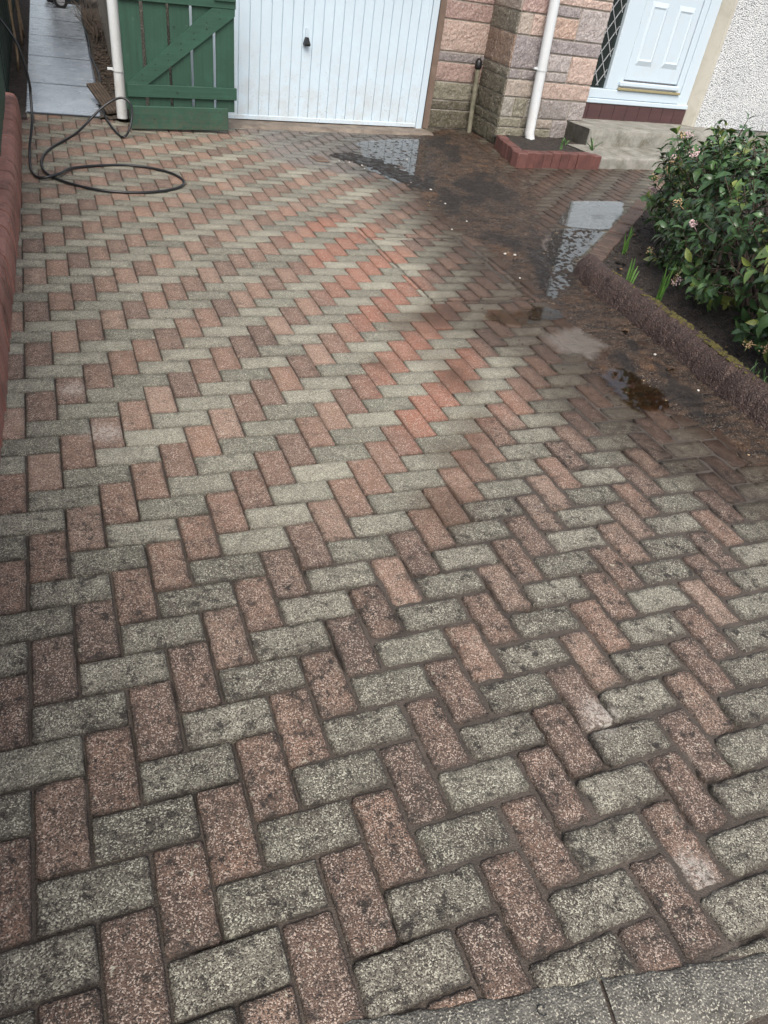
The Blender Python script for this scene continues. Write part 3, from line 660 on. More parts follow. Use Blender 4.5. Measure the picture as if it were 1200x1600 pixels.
# splayed return of the pier towards the garage
sv = np.array((.125, .615)); SL = float(np.linalg.norm(sv)); sv = sv / SL
for r in range(14):
    c = .62 if r % 2 else .36
    tn = ['dkgreen', 'dkgreen', 'dkgreen', 'dkgreen', 'dark', 'rust', 'dark', 'tan', 'tan', 'pink', 'tan', 'pink', 'tan', 'tan'][r]
    for q0, q1 in ((0, c), (c, 1)):
        block(pier, (5.05 + sv[0] * SL, 5.03 + sv[1] * SL, 0), (-sv[0], -sv[1], 0), (-sv[1], sv[0], 0), (1 - q1) * SL, (1 - q0) * SL, ZL[r], ZL[r + 1], tn, r * 5 + int(q0 * 9) + 2, alg=.7, gap=.005)
pier.build('stone_cladding', 'stone', house, HB)
core = MB(); core.add([(5.058, 5.036, 0), (6.135, 5.036, 0), (6.135, 5.7, 0), (5.19, 5.7, 0), (5.058, 5.036, 2.6), (6.135, 5.036, 2.6), (6.135, 5.7, 2.6), (5.19, 5.7, 2.6)], [(0, 1, 5, 4), (1, 2, 6, 5), (2, 3, 7, 6), (3, 0, 4, 7), (4, 5, 6, 7)])
core.build('mortar_joints', 'mortar', house, HB)
gw = MB(); ZG = [0, .175, .264, .43, .605, .694, .962, 1.117, 1.30, 1.5, 1.7, 1.9, 2.1, 2.35, 2.6]
for r in range(14):
    tn = ['dkgreen', 'dkgreen', 'green', 'pink', 'purple', 'peach', 'pink', 'pink', 'tan', 'pink', 'purple', 'peach', 'pink', 'tan'][r]
    block(gw, (4.60, 5.645, 0), (1, 0, 0), (0, -1, 0), 0, .60, ZG[r], ZG[r + 1], tn, r * 3 + 40, alg=.72)
gw.build('stone_cladding', 'stone', house, HB)
b = MB(); b.box(4.452, 4.60, 5.60, 5.75, 0, 2.6, .004); b.build('door_jamb', 'jamb', house, HB)
b = MB(); b.box(4.60, 5.25, 5.648, 5.9, 0, 2.6, 0); b.build('mortar_joints', 'mortar', house, HB)
# roughcast corner and side of the garage
b = MB(); b.box(1.49, 1.935, 5.42, 5.62, -.02, 2.6, .004)
b.box(1.94, 4.45, 5.45, 5.62, 2.12, 2.6, .004)
s0, s1 = HW(1.49, 5.425), (1.26, 15.0)
c0 = (s0[0] * CA + s0[1] * SA, -s0[0] * SA + s0[1] * CA); c1 = (s1[0] * CA + s1[1] * SA, -s1[0] * SA + s1[1] * CA)
b.add([(c0[0], c0[1] + .005, -.02), (c1[0], c1[1], -.02), (c1[0], c1[1], 2.6), (c0[0], c0[1] + .005, 2.6), (c0[0] + .2, c0[1] + .2, -.02), (c1[0] + .2, c1[1], -.02), (c1[0] + .2, c1[1], 2.6), (c0[0] + .2, c0[1] + .2, 2.6)], [(1, 0, 3, 2), (4, 5, 6, 7), (3, 7, 6, 2), (0, 1, 5, 4), (1, 2, 6, 5)])
b.build('roughcast_wall', 'rough', house, HB)
# white rendered wall right of the door, and its splayed reveal
b = MB(); b.box(7.945, 10.8, 5.12, 5.32, .245, 2.6, .006); b.build('render_wall', 'render', house, HB)
b = MB(); b.box(7.95, 10.8, 5.135, 5.32, -.02, .243, .004); b.build('wall_plinth', 'conc', house, HB)
b = MB(); b.add([(7.865, 5.27, .22), (7.943, 5.117, .22), (7.943, 5.117, 2.6), (7.865, 5.27, 2.6), (7.99, 5.27, .22), (7.99, 5.117, .22), (7.99, 5.117, 2.6), (7.99, 5.27, 2.6)], [(0, 1, 2, 3), (1, 5, 6, 2), (3, 2, 6, 7), (0, 4, 5, 1)])
b.build('door_reveal', 'beige', house, HB)
b = MB(); b.box(6.13, 7.95, 5.20, 5.45, 2.2, 2.6, .004); b.build('lintel', 'render', house, HB)
b = MB(); b.box(1.3, 10.9, 4.75, 8.5, 2.6, 2.72, .01); b.build('eaves', 'white', house, HB)
b = MB(); b.box(6.142, 7.86, 5.215, 5.30, .245, .405, .003)
for q in range(9): b.box(6.16 + q * .19, 6.163 + q * .19 + .182, 5.205, 5.213, .25, .402, .0025)
b.build('timber_board', 'board', house, HB)
# garage door
gd = MB(); prof = []; a = 2.22
while a < 4.375:
    for da, h in ((0, 0), (.082, 0), (.0845, .013), (.0915, .013), (.094, 0)):
        if a + da <= 4.378: prof.append((a + da, 5.505 + h))
    a += .0975
prof.append((4.378, 5.505))
V = [(p, q, zz) for zz in (.06, 2.09) for p, q in prof]; n = len(prof)
gd.add(V, [(i, i + 1, n + i + 1, n + i) for i in range(n - 1)])
gdo = gd.build('garage_door', 'garage', house, HB); tag(gdo, 'white ribbed metal garage door')
b = MB(); b.box(2.22, 4.378, 5.495, 5.54, .026, .062, .003); b.box(2.22, 4.378, 5.497, 5.54, 2.088, 2.12, .003)
b.box(4.345, 4.378, 5.499, 5.54, .062, 2.088, .002); b.build('door_rail', 'garage', gdo)
for q in gdo.children: pass
def sub(mb, name, mat, part, smooth=False):
    o = mb.build(name, mat, part, HB, smooth); return o
bpy.data.objects.remove(gdo.children[0])
b = MB(); b.box(2.22, 4.378, 5.495, 5.54, .026, .062, .003); b.box(2.22, 4.378, 5.497, 5.54, 2.088, 2.12, .003)
b.box(4.345, 4.378, 5.499, 5.54, .062, 2.088, .002); sub(b, 'bottom_rail', 'garage', gdo)
b = MB(); b.box(4.383, 4.450, 5.488, 5.60, .004, 2.16, .004); b.box(1.94, 2.215, 5.488, 5.60, .004, 2.16, .004); b.box(2.215, 4.383, 5.49, 5.60, 2.122, 2.16, .003)
sub(b, 'door_frame', 'white', gdo)
hd = MB(); hd.box(3.112, 3.130, 5.484, 5.504, .70, .775, .003); sub(hd, 'escutcheon', 'white', gdo)
hd = MB(); hd.add([(3.098, 5.458, .640), (3.147, 5.458, .640), (3.147, 5.50, .640), (3.098, 5.50, .640), (3.112, 5.466, .705), (3.133, 5.466, .705), (3.133, 5.502, .705), (3.112, 5.502, .705),
                   (3.096, 5.455, .655), (3.149, 5.455, .655), (3.149, 5.502, .655), (3.096, 5.502, .655)],
                  [(3, 2, 1, 0), (0, 1, 9, 8), (1, 2, 10, 9), (2, 3, 11, 10), (3, 0, 8, 11), (8, 9, 5, 4), (9, 10, 6, 5), (10, 11, 7, 6), (11, 8, 4, 7), (4, 5, 6, 7)])
sub(hd, 'door_handle', 'black', gdo)
b = MB(); U, Vv = np.meshgrid(np.linspace(2.04, 4.47, 90), np.linspace(5.24, 5.56, 14))
zz = .019 + (fbm(U * 9, Vv * 9, 71) - .5) * .008 - .03 * ss(5.30, 5.25, Vv + (fbm(U * 6, Vv * 2, 72) - .5) * .06)
ids = np.arange(U.size).reshape(U.shape); b.add(np.stack([U, Vv, zz], -1).reshape(-1, 3), np.stack([ids[:-1, :-1], ids[:-1, 1:], ids[1:, 1:], ids[1:, :-1]], -1).reshape(-1, 4).tolist())
b.build('garage_sill', 'sill', house, HB, True)
b = MB(); b.box(2.0, 4.5, 5.56, 5.62, -.02, 2.2, 0); b.build('garage_interior', 'black', house, HB)
# front door with side light
fd = MB(); fd.box(6.775, 7.60, 5.232, 5.28, .645, 2.16, .004)
for p0, p1 in ((6.865, 7.11), (7.262, 7.515)):
    for q0, q1 in ((.79, 1.365), (1.47, 2.03)):
        fd.add([(p0, 5.231, q0), (p1, 5.231, q0), (p1, 5.231, q1), (p0, 5.231, q1), (p0 + .028, 5.216, q0 + .045), (p1 - .028, 5.216, q0 + .045), (p1 - .028, 5.216, q1 - .045), (p0 + .028, 5.216, q1 - .045),
                (p0 + .045, 5.224, q0 + .062), (p1 - .045, 5.224, q0 + .062), (p1 - .045, 5.224, q1 - .062), (p0 + .045, 5.224, q1 - .062)],
               [(i, (i + 1) % 4, 4 + (i + 1) % 4, 4 + i) for i in range(4)] + [(4 + i, 4 + (i + 1) % 4, 8 + (i + 1) % 4, 8 + i) for i in range(4)] + [(8, 9, 10, 11)])
fdo = fd.build('front_door', m_white('white_door_skin', (.53, .62, .68), .3, .8, (-.1, 3.2)), house, HB); tag(fdo, 'white panelled front door')
b = MB(); b.box(6.535, 6.765, 5.222, 5.30, .545, 2.2, .006); b.box(7.612, 7.70, 5.226, 5.30, .56, 2.2, .005); b.box(7.704, 7.862, 5.218, 5.30, .40, 2.2, .006)
b.box(6.12, 7.70, 5.212, 5.30, .455, .545, .006); b.box(6.12, 7.868, 5.196, 5.30, .408, .452, .006); b.box(6.765, 7.612, 5.226, 5.30, 2.165, 2.2, .004)
b.box(6.12, 6.535, 5.222, 5.30, 2.1, 2.2, .004)
sub(b, 'door_frame', 'white', fdo)
b = MB(); b.box(6.70, 7.62, 5.185, 5.228, .585, .632, .010); sub(b, 'weather_bar', 'white', fdo)
b = MB(); b.box(6.70, 7.66, 5.19, 5.218, .548, .572, .003); sub(b, 'threshold_strip', 'gold', fdo)
b = MB(); b.box(6.10, 6.533, 5.262, 5.29, .547, 2.098, 0); sub(b, 'glass_pane', 'glass', fdo)
b = MB(); sp = .125; s2 = .19
for kk in range(-4, 18):
    for sg in (1, -1):
        P = []
        for t in np.linspace(-.1, 2.2, 60):
            aa = 6.13 + t * sp / s2 * sg + (kk * sp * 1.0 if sg > 0 else kk * sp) - (.6 if sg > 0 else -.2); zz = .55 + t
            if 6.11 < aa < 6.53 and .552 < zz < 2.095: P.append((aa, 5.259, zz))
        if len(P) > 1:
            (ax, ay, az), (bx, by, bz) = P[0], P[-1]; dl = math.hypot(bx - ax, bz - az); ox, oz = -(bz - az) / dl * .004, (bx - ax) / dl * .004
            y0 = 5.2575 if sg > 0 else 5.2555
            b.add([(ax - ox, y0, az - oz), (bx - ox, y0, bz - oz), (bx + ox, y0, bz + oz), (ax + ox, y0, az + oz), (ax - ox, 5.262, az - oz), (bx - ox, 5.262, bz - oz), (bx + ox, 5.262, bz + oz), (ax + ox, 5.262, az + oz)],
                  [(0, 1, 2, 3), (0, 4, 5, 1), (2, 6, 7, 3)])
sub(b, 'lead_lattice', 'lead', fdo)
# downpipes and a capped standpipe, fixed to the house
def pipe(name, label, pts, r, mat, brackets, n=18):
    b = MB(); b.tube(pts, r, n, False); V0 = len(b.v)
    o = b.build(name, mat, house, HB, True); tag(o, label)
    for (a, bb, zz, wall) in brackets:
        c = MB(); c.tube([(a, bb, zz - .012), (a, bb, zz + .012)], r + .006, 18, False); c.box(a - .085, a - r, bb + .0, bb + .02, zz - .009, zz + .009, .002); c.box(a - .012, a + .012, bb + r, wall, zz - .009, zz + .009, .002)
        sub(c, 'bracket', 'pipe', o, False)
    return o
pipe('downpipe', 'thick white downpipe on the stone pier', [(5.395, 4.90, .075), (5.385, 4.925, .14), (5.372, 4.932, .5), (5.335, 4.935, 1.25), (5.29, 4.94, 2.6)], .048, 'pipe', [(5.362, 4.933, .70, 5.04)])
pipe('downpipe', 'white downpipe at the garage corner beside the green gate', [(1.452, 5.30, .03), (1.448, 5.30, .4), (1.437, 5.30, .85), (1.42, 5.30, 2.6)], .042, 'pipe', [(1.449, 5.30, .375, 5.43)])
vp = pipe('standpipe', 'thin old grey pipe in the corner by the garage', [(5.085, 5.545, -.01), (5.068, 5.548, .3), (5.052, 5.55, .60)], .024, 'greypipe', [])
c = MB(); c.tube([(5.055, 5.55, .585), (5.052, 5.55, .60), (5.05, 5.55, .645), (5.05, 5.55, .672)], [.034, .037, .034, .016], 14); sub(c, 'pipe_cap', 'black', vp, True)

# concrete steps
st = hthing('door_step', 'two weathered concrete steps below the white front door', 'steps', (5.94, 4.66, 0)); SB = (5.94, 4.66, 0)
def slabmesh(x0, x1, y0, y1, z0, z1, seed):
    b = MB(); nx = int((x1 - x0) / .03); 
    ysec = [(y0, z0), (y0, z0 + .3 * (z1 - z0)), (y0, z0 + .7 * (z1 - z0)), (y0, z1 - .012), (y0 + .004, z1 - .004), (y0 + .012, z1)] + [(y0 + .012 + t * (y1 - y0 - .012), z1) for t in (.1, .25, .4, .55, .7, .85, 1)]
    X = np.linspace(x0, x1, nx)[None, :] + 0 * np.array(ysec)[:, :1]; Y = np.array(ysec)[:, :1] + 0 * X; Z = np.array(ysec)[:, 1:] + 0 * X
    d = (fbm(X * 18 + seed, Y * 18 + Z * 18, seed) - .5) * .012; Y = Y + d; Z = Z + d * .4 * (Z > z0 + .01)
    ids = np.arange(X.size).reshape(X.shape); b.add(np.stack([X, Y, Z], -1).reshape(-1, 3), np.stack([ids[:-1, :-1], ids[:-1, 1:], ids[1:, 1:], ids[1:, :-1]], -1).reshape(-1, 4).tolist())
    m = len(ysec)
    for col, fl in ((0, 0), (nx - 1, 1)):
        q = [i * nx + col for i in range(m)]; o = len(b.v); b.v += [(X[0, col], y1, z0)]; f = q + [o]; b.f.append(tuple(f if fl else f[::-1]))
    return b
slabmesh(5.94, 8.35, 4.665, 5.30, 0, .252, 5).build('upper_step', 'conc', st, SB, True)
slabmesh(5.705, 8.1, 4.165, 4.70, -.01, .098, 9).build('lower_step', 'conc', st, SB, True)

# red brick planter at the pier
pl = hthing('brick_planter', 'low red brick edged planter at the foot of the stone pier', 'planter', (4.66, 4.135, 0)); PB = (4.66, 4.135, 0)
b = MB()
def edging_run(b, p0, p1, n, wdt, h, inward, z0=-.02, jit=.004):
    p0 = np.array(p0, float); p1 = np.array(p1, float); L = np.linalg.norm(p1 - p0); u = (p1 - p0) / L; nn = np.array(inward, float); nn = nn - u * (nn @ u); nn /= np.linalg.norm(nn)
    for i in range(n):
        a0 = L * i / n + .0022; a1 = L * (i + 1) / n - .0022; hh = h + random.gauss(0, jit); of = random.gauss(0, jit * .6)
        b.box(a0, a1, of, wdt + of, z0, hh, .006, T=lambda x, y, zz: (p0[0] + u[0] * x + nn[0] * y, p0[1] + u[1] * x + nn[1] * y, zz))
edging_run(b, (4.665, 4.137), (5.69, 4.131), 10, .105, .127, (0, 1))
b.build('front_edging', 'redbrick', pl, PB)
b = MB(); edging_run(b, (4.925, 4.86), (4.66, 4.142), 7, .10, .122, (1, 0)); b.build('side_edging', 'redbrick', pl, PB)
xs, ysv = np.meshgrid(np.linspace(4.70, 5.98, 60), np.linspace(4.2, 5.06, 44))
wx, wy = xs * CA - ysv * SA, xs * SA + ysv * CA
sl = xs > 4.72 + (ysv - 4.2) * .36
tag(grid_mesh('soil', wx, wy, .088 + .024 * (fbm(wx * 16, wy * 16, 23) - .5), 'soil', keep=sl), 'dark wet soil inside the red brick planter', 'soil', kind='structure')
def blades(mb, c, n, h, spread, wd, seed, lean=0):
    rr = random.Random(seed)
    for i in range(n):
        t = rr.uniform(0, 6.28); hh = h * rr.uniform(.6, 1.05); sp = spread * rr.uniform(.3, 1); b0 = (c[0] + rr.gauss(0, wd * 1.3), c[1] + rr.gauss(0, wd * 1.3), c[2] - .01)
        dx, dy = math.cos(t) * sp, math.sin(t) * sp; sx, sy = -math.sin(t + .6), math.cos(t + .6); V = []
        for k2 in range(6):
            s = k2 / 5; ww = wd * (1 - s ** 3) * (.65 + .5 * s) + .0006
            x = b0[0] + dx * s ** 1.7 + lean * s; y = b0[1] + dy * s ** 1.7; zz = b0[2] + hh * s * (1 - .18 * s * (sp / spread))
            V += [(x - sx * ww, y - sy * ww, zz), (x, y, zz - ww * .5), (x + sx * ww, y + sy * ww, zz)]
        mb.add(V, [(k2 * 3 + j, k2 * 3 + j + 1, k2 * 3 + j + 4, k2 * 3 + j + 3) for k2 in range(5) for j in (0, 1)])
for (a, bb, n, h, sp, wd, lab) in ((5.47, 4.50, 5, .14, .05, .006, 'thin green shoots by the foot of the downpipe'), (5.86, 4.46, 6, .17, .11, .013, 'broad green shoots at the step end of the planter'), (5.72, 4.72, 5, .08, .08, .010, 'small low green weed against the stone pier')):
    p = HW(a, bb, .09); mb = MB(); blades(mb, (0, 0, 0), n, h, sp, wd, int(a * 100)); o = mb.build('spring_shoot', 'shoot', smooth=True); o.location = p; tag(o, lab, 'plant', 'shoots in the brick planter')

# ------------------------------------------------------------------ left low wall, fences
lw = MB(); WY = [-1.7, .5, 1.2, 1.74, 2.02, 2.8, 3.4, 4.5, 5.25]; WX = [-.098, -.073, -.054, -.042, -.032, -.010, -.001, .008, .010]
y = -1.7; i = 0
while y < 5.16:
    y1 = min(y + .112, 5.24); xa = float(np.interp(y + .05, WY, WX)); hh = .188 + random.gauss(0, .0020); of = random.gauss(0, .0014)
    prof = [(-.30, -.02), (-.30, hh - .015), (-.285, hh), (-.20, hh + .002), (-.10, hh + .002), (-.045, hh), (-.026, hh - .006), (-.012, hh - .022), (-.004, hh - .05), (0, .09), (.002, -.02)]
    V = [(xa + of + p, y + .0012 if e == 0 else y1 - .0012, q) for e in (0, 1) for p, q in prof]; m = len(prof)
    V = [(vx, vy + (.0008 if vz > .15 else 0) * (1 if kk < m else -1), vz) for kk, (vx, vy, vz) in enumerate(V)]
    lw.add(V, [(kk, m + kk, m + kk + 1, kk + 1) for kk in range(m - 1)] + [tuple(range(m)), tuple(range(2 * m - 1, m - 1, -1))]); y = y1; i += 1
lwo = lw.build('low_wall', 'redpaint'); tag(lwo, 'low red painted brick wall along the left of the drive', 'wall')
pf = thing('picket_fence', 'green board fence standing on the low red wall', 'fence', (-.14, 5.1, .19))
b = MB(); y = -1.6
while y < 5.05:
    xo = float(np.interp(y, WY, WX)) - .075; b.box(xo - .018 + random.gauss(0, .002), xo, y, y + .094, .193 + random.uniform(0, .015), 1.15 + random.uniform(-.01, .01), .002); y += .108
b.build('board_panel', 'green', pf, (-.14, 5.1, .19))
for zz in (.42, .95):
    b = MB()
    for y0 in np.arange(-1.6, 5.0, .6): xo = float(np.interp(y0 + .3, WY, WX)) - .095; b.box(xo - .04, xo, y0, y0 + .598, zz, zz + .07, .002)
    b.build('rail', 'green', pf, (-.14, 5.1, .19))
df = thing('panel_fence', 'dark green closed board fence beside the slab path', 'fence', (-.08, 5.45, 0))
b = MB(); y = 5.30
while y < 15.5:
    xo = -.085 + (y - 5.5) * .0055; b.box(xo - .02, xo + random.uniform(-.004, .004), y, y + .142, .01, 1.75, .002); y += .146
b.build('board_panel', 'darkgreen', df, (-.08, 5.45, 0))
b = MB()
for q in (.3, 1.4): b.box(-.17, -.11, 5.3, 15.5, q, q + .08, .003)
b.build('rail', 'darkgreen', df, (-.08, 5.45, 0))

# ------------------------------------------------------------------ green gate leaning at the garage corner
gt = hthing('wooden_gate', 'green ledged and braced board gate standing open by the garage', 'gate', (1.45, 5.05, 0)); gt.rotation_euler = (0, R(-1.15), A); GB = (1.45, 5.05, -.006)
b = MB(); ed = [1.441, 1.590, 1.617, 1.787, 1.809, 1.963, 1.985, 2.144, 2.167, 2.318]
for q in range(0, 10, 2): b.box(ed[q], ed[q + 1], 5.048, 5.060, .13 + random.uniform(-.012, .01), 1.30, .002)
b.build('board_panel', 'green', gt, GB)
for nm, z0, z1, x0, x1 in (('rail', .230, .318, 1.450, 2.330), ('rail', .858, .955, 1.436, 2.325)):
    b = MB(); b.box(x0, x1, 5.024, 5.047, z0, z1, .003); b.build(nm, 'greenx', gt, GB)
b = MB(); b.add([(x, yy, zz) for yy in (5.027, 5.047) for x, zz in ((1.452, .3195), (1.610, .3195), (2.318, .812), (2.318, .8565), (2.135, .8565))],
                [(0, 1, 2, 3, 4), (9, 8, 7, 6, 5)] + [(k2, 5 + k2, 5 + (k2 + 1) % 5, (k2 + 1) % 5) for k2 in range(5)]); b.build('brace', 'greenx', gt, GB)
for t in np.linspace(.06, .95, 7):
    for dd in (-.02, .02):
        nl = MB(); nl.ell((1.53 + t * .70, 5.0265, .335 + t * .50 + dd), (.005, .002, .005), 8, 4); nl.build('nail_head', 'black', gt, GB)
b = MB(); b.box(1.455, 2.252, 5.012, 5.047, .004, .170, .004); b.build('kick_board', 'greenx', gt, GB)
b = MB(); b.box(2.15, 2.32, 5.008, 5.0235, .905, .94, .002); b.build('hinge', 'greenx', gt, GB)

# ------------------------------------------------------------------ flower bed: kerb, brick edging, soil
def polyd(P, s):
    P = np.array(P); L = np.concatenate([[0], np.cumsum(np.linalg.norm(np.diff(P, axis=0), axis=1))]); return np.stack([np.interp(s, L, P[:, 0]), np.interp(s, L, P[:, 1])], -1), L[-1]
_, TL = polyd(KB, 0); S = np.arange(0, TL, .012); Cn, _ = polyd(KB, S)
tg = np.gradient(Cn, axis=0); tg /= np.linalg.norm(tg, axis=1)[:, None]; nr = np.stack([-tg[:, 1], tg[:, 0]], 1)       # to the bed side
prof = np.array([(-.004, -.02), (0, .004), (.006, .028), (.014, .060), (.026, .088), (.042, .110), (.060, .124), (.080, .131), (.102, .132), (.120, .126), (.135, .108), (.142, .06), (.145, .0)])
X = Cn[:, 0][:, None] + nr[:, 0][:, None] * prof[:, 0]; Y = Cn[:, 1][:, None] + nr[:, 1][:, None] * prof[:, 0]; Z = 0 * X + prof[:, 1]
jt = np.exp(-(((S[:, None] % .225) - .112) / .008) ** 2)
dsp = (fbm(X * 20, Y * 20 + Z * 20, 33, 4) - .5) * .030 + (fbm(X * 75, Y * 75 + Z * 75, 34, 2) - .5) * .014 - jt * .010
dsp[:, 7:] *= .5
X += nr[:, 0][:, None] * -dsp; Y += nr[:, 1][:, None] * -dsp; Z += dsp * .55 * (prof[:, 1] > .02)
bk = grid_mesh('bed_kerb', X, Y, Z, 'kerbmud'); tag(bk, 'mud splashed dark brick kerb of the flower bed', 'kerb edging')
be = thing('brick_edging', 'row of mossy upright bricks edging the back of the flower bed', 'brick edging', (3.15, 2.17, 0)); b = MB()
edging_run(b, (3.13, 2.17), (4.66, 3.62), 19, .115, .058, (.7, -.7), -.02, .004)
b.build('edging_bricks', 'brownbrick', be, (3.15, 2.17, 0))
gx, gy = np.meshgrid(np.arange(2.95, 6.2, .02), np.arange(-.6, 4.2, .02))
BED = [(3.08, 2.05), (3.04, 1.5), (3.0, .9), (2.95, .5), (3.0, -.6), (6.2, -.6), (6.2, 4.0), (5.3, 4.05), (4.74, 3.56), (3.24, 2.10)]
sd_ = sdf(gx, gy, BED)
zz = .045 + .035 * (fbm(gx * 9, gy * 9, 81, 5) - .5) + .045 * (fbm(gx * 24, gy * 24, 83, 3) - .5) + .06 * ss(.1, .6, sd_)
tag(grid_mesh('soil', gx, gy, zz, 'soil', keep=sd_ > -.02), 'dark soil of the flower bed under the shrub', 'soil', kind='structure')
# moss on the ridge of the kerb
mo = MB()
for s in np.concatenate([rng.normal(.72, .05, 60), rng.normal(.93, .06, 70), rng.normal(1.22, .05, 90), rng.normal(1.40, .04, 60), rng.uniform(.3, 1.7, 40)]):
    if not 0.05 < s < TL - .05: continue
    c, _ = polyd(KB, s); i2 = min(int(s / .012), len(S) - 1); o = rng.uniform(.070, .138); r = rng.uniform(.003, .009)
    mo.ell((c[0] + nr[i2, 0] * o, c[1] + nr[i2, 1] * o, .129 - max(0, o - .118) * 1.1), (r * 1.5, r * 1.5, r * .8), 6, 4, .5)
tag(mo.build('moss', 'moss', smooth=True), 'yellow green moss along the ridge of the flower bed kerb', 'moss', kind='stuff')
gr = MB(); rr = random.Random(5)
for q in range(160): blades(gr, (3.13 + rr.gauss(0, .05), .50 + rr.gauss(0, .09), .05), 1, .09, .06, .0022, q)
tag(gr.build('grass', 'shoot', smooth=True), 'tuft of grass in the soil by the kerb', 'grass', kind='stuff')
for (x, y, n, h, sp, wd, lab) in ((3.222, 1.80, 8, .20, .024, .0058, 'yellow green daffodil shoots nearest the kerb corner'), (3.238, 1.545, 12, .27, .036, .0064, 'tallest clump of green daffodil leaves by the mossy kerb'), (3.60, 2.36, 9, .23, .03, .0058, 'dark daffodil leaves against the mossy brick edging')):
    mb = MB(); blades(mb, (0, 0, 0), n, h, sp, wd, int(x * 777)); o = mb.build('daffodil_plant', 'daff', smooth=True); o.location = (x, y, .05); tag(o, lab, 'plant', 'daffodil leaves in the flower bed')

# ------------------------------------------------------------------ flowering shrub
SC = np.array((3.79, 1.55, .46)); SRr = np.array((.50, 1.66, .49)); SROT = -.45
sh = thing('flowering_shrub', 'big glossy dark green shrub with pink and cream flower clusters', 'shrub', (SC[0], SC[1], .06))
sb = (SC[0], SC[1], .06)
def shp(d, k):      # direction -> point on the lumpy crown
    q = d * SRr * k * np.array((1 + .26 * max(0, -d[2]) ** .8, 1 + .06 * max(0, -d[2]), 1))
    return np.array((q[0] * math.cos(SROT) - q[1] * math.sin(SROT), q[0] * math.sin(SROT) + q[1] * math.cos(SROT), q[2])) + SC
lv = dict(v=[], f=[], tone=[], rib=[]); fl = []; wd_ = MB(); R2 = np.random.default_rng(5)
LS = [(0, 0, 0, 0), (.22, .62, .03, .9), (.5, 1.0, .05, .9), (.78, .62, .03, .9), (1.0, 0, -.06, .3)]
def leaf(p, d, up, L, W, tone):
    d = d / np.linalg.norm(d); s = np.cross(d, up); s /= np.linalg.norm(s) + 1e-9; n = np.cross(s, d); o = len(lv['v'])
    V = [p]; T = [.8]
    for t, ww, c, _ in LS[1:4]:
        m = p + d * L * t + n * (L * (.10 * math.sin(t * 3.1) - .16 * t * t))
        V += [m + s * W * ww + n * W * .30 * ww, m, m - s * W * ww + n * W * .30 * ww]; T += [0, .8, 0]
    V.append(p + d * L - n * L * .16); T.append(.2)
    lv['v'] += V; lv['rib'] += T; lv['tone'] += [tone] * len(V)
    lv['f'] += [(o, o + 2, o + 1), (o, o + 3, o + 2), (o + 1, o + 2, o + 5, o + 4), (o + 2, o + 3, o + 6, o + 5), (o + 4, o + 5, o + 8, o + 7), (o + 5, o + 6, o + 9, o + 8), (o + 7, o + 8, o + 10), (o + 8, o + 9, o + 10)]
nsh = 0
while nsh < 880:
    d = R2.normal(size=3); d /= np.linalg.norm(d)
    if d[2] < -.93: continue
    lump = .90 + .34 * (float(fbm(np.array([d[0] * 3.1 + 9 + d[2] * 2]), np.array([d[1] * 6.2 + d[2] * 3]), 19, 3)[0]) - .5) * 2
    k = lump * (1 - abs(R2.normal(0, .13)))
    p = shp(d, k)
    if p[2] < .075: continue
    nd = np.array((d[0] / SRr[0], d[1] / SRr[1], d[2] / SRr[2])); nd = np.array((nd[0] * math.cos(SROT) - nd[1] * math.sin(SROT), nd[0] * math.sin(SROT) + nd[1] * math.cos(SROT), nd[2])); nd /= np.linalg.norm(nd)
    ax = nd + np.array((0, 0, .55)) + R2.normal(0, .28, 3); ax /= np.linalg.norm(ax)
    nsh += 1; size = R2.uniform(.62, 1.22); ton = np.clip(R2.normal(.42, .20), .03, .82)
    if R2.random() < .06: ton = R2.uniform(.85, 1.0)
    q = p - ax * R2.uniform(.06, .13)
    wd_.tube([q - ax * .06, q, p], [.0035, .003, .0018], 5, False)
    u = np.cross(ax, (0.3, .5, .8)); u /= np.linalg.norm(u); v = np.cross(ax, u); ph = R2.uniform(0, 6.28)
    for pr in range(3):
        base = p - ax * (.038 * pr)
        for sgn in (0, math.pi):
            t = ph + pr * 1.57 + sgn + R2.normal(0, .25); out = math.cos(t) * u + math.sin(t) * v
            dd = out * (.55 + .28 * pr) + ax * (.62 - .22 * pr) + np.array((0, 0, -.10 - .14 * pr)) + R2.normal(0, .10, 3)
            L = R2.uniform(.066, .108) * size * (.72 + .16 * pr)
            leaf(base, dd, ax + R2.normal(0, .2, 3), L, L * R2.uniform(.20, .26), float(np.clip(ton + R2.normal(0, .10) + (.10 if pr == 0 else 0), 0, 1)))
    fl.append((p, ax, k))
me = bpy.data.meshes.new('foliage'); me.from_pydata([tuple(np.array(q) - np.array(sb)) for q in lv['v']], [], lv['f']); me.update()
for kk in ('tone', 'rib'):
    at = me.attributes.new(kk, 'FLOAT', 'POINT'); at.data.foreach_set('value', np.array(lv[kk], np.float32))
me.polygons.foreach_set('use_smooth', [True] * len(me.polygons)); me.materials.append(MAT['leaf'])
fo = bpy.data.objects.new('foliage', me); COL.objects.link(fo); fo.parent = sh
for q in range(34):
    t = R2.uniform(0, 6.28); a0 = shp(np.array((math.cos(t) * .25, math.sin(t) * .35, -.98)), .9); a0[2] = .03
    d = R2.normal(size=3); d[2] = abs(d[2]); d /= np.linalg.norm(d); a2 = shp(d, .8); a1 = a0 * .5 + a2 * .5 + np.array((0, 0, .08))
    wd_.tube([a0, a1, a2], [.010, .007, .003], 6, False)
wd_.build('stems', 'twig', sh, sb, True)
CAMV = np.array(cam.location)
cand = [q for q in fl if q[2] > .86 and (CAMV - q[0]) @ q[1] > .3]; R2.shuffle(cand)
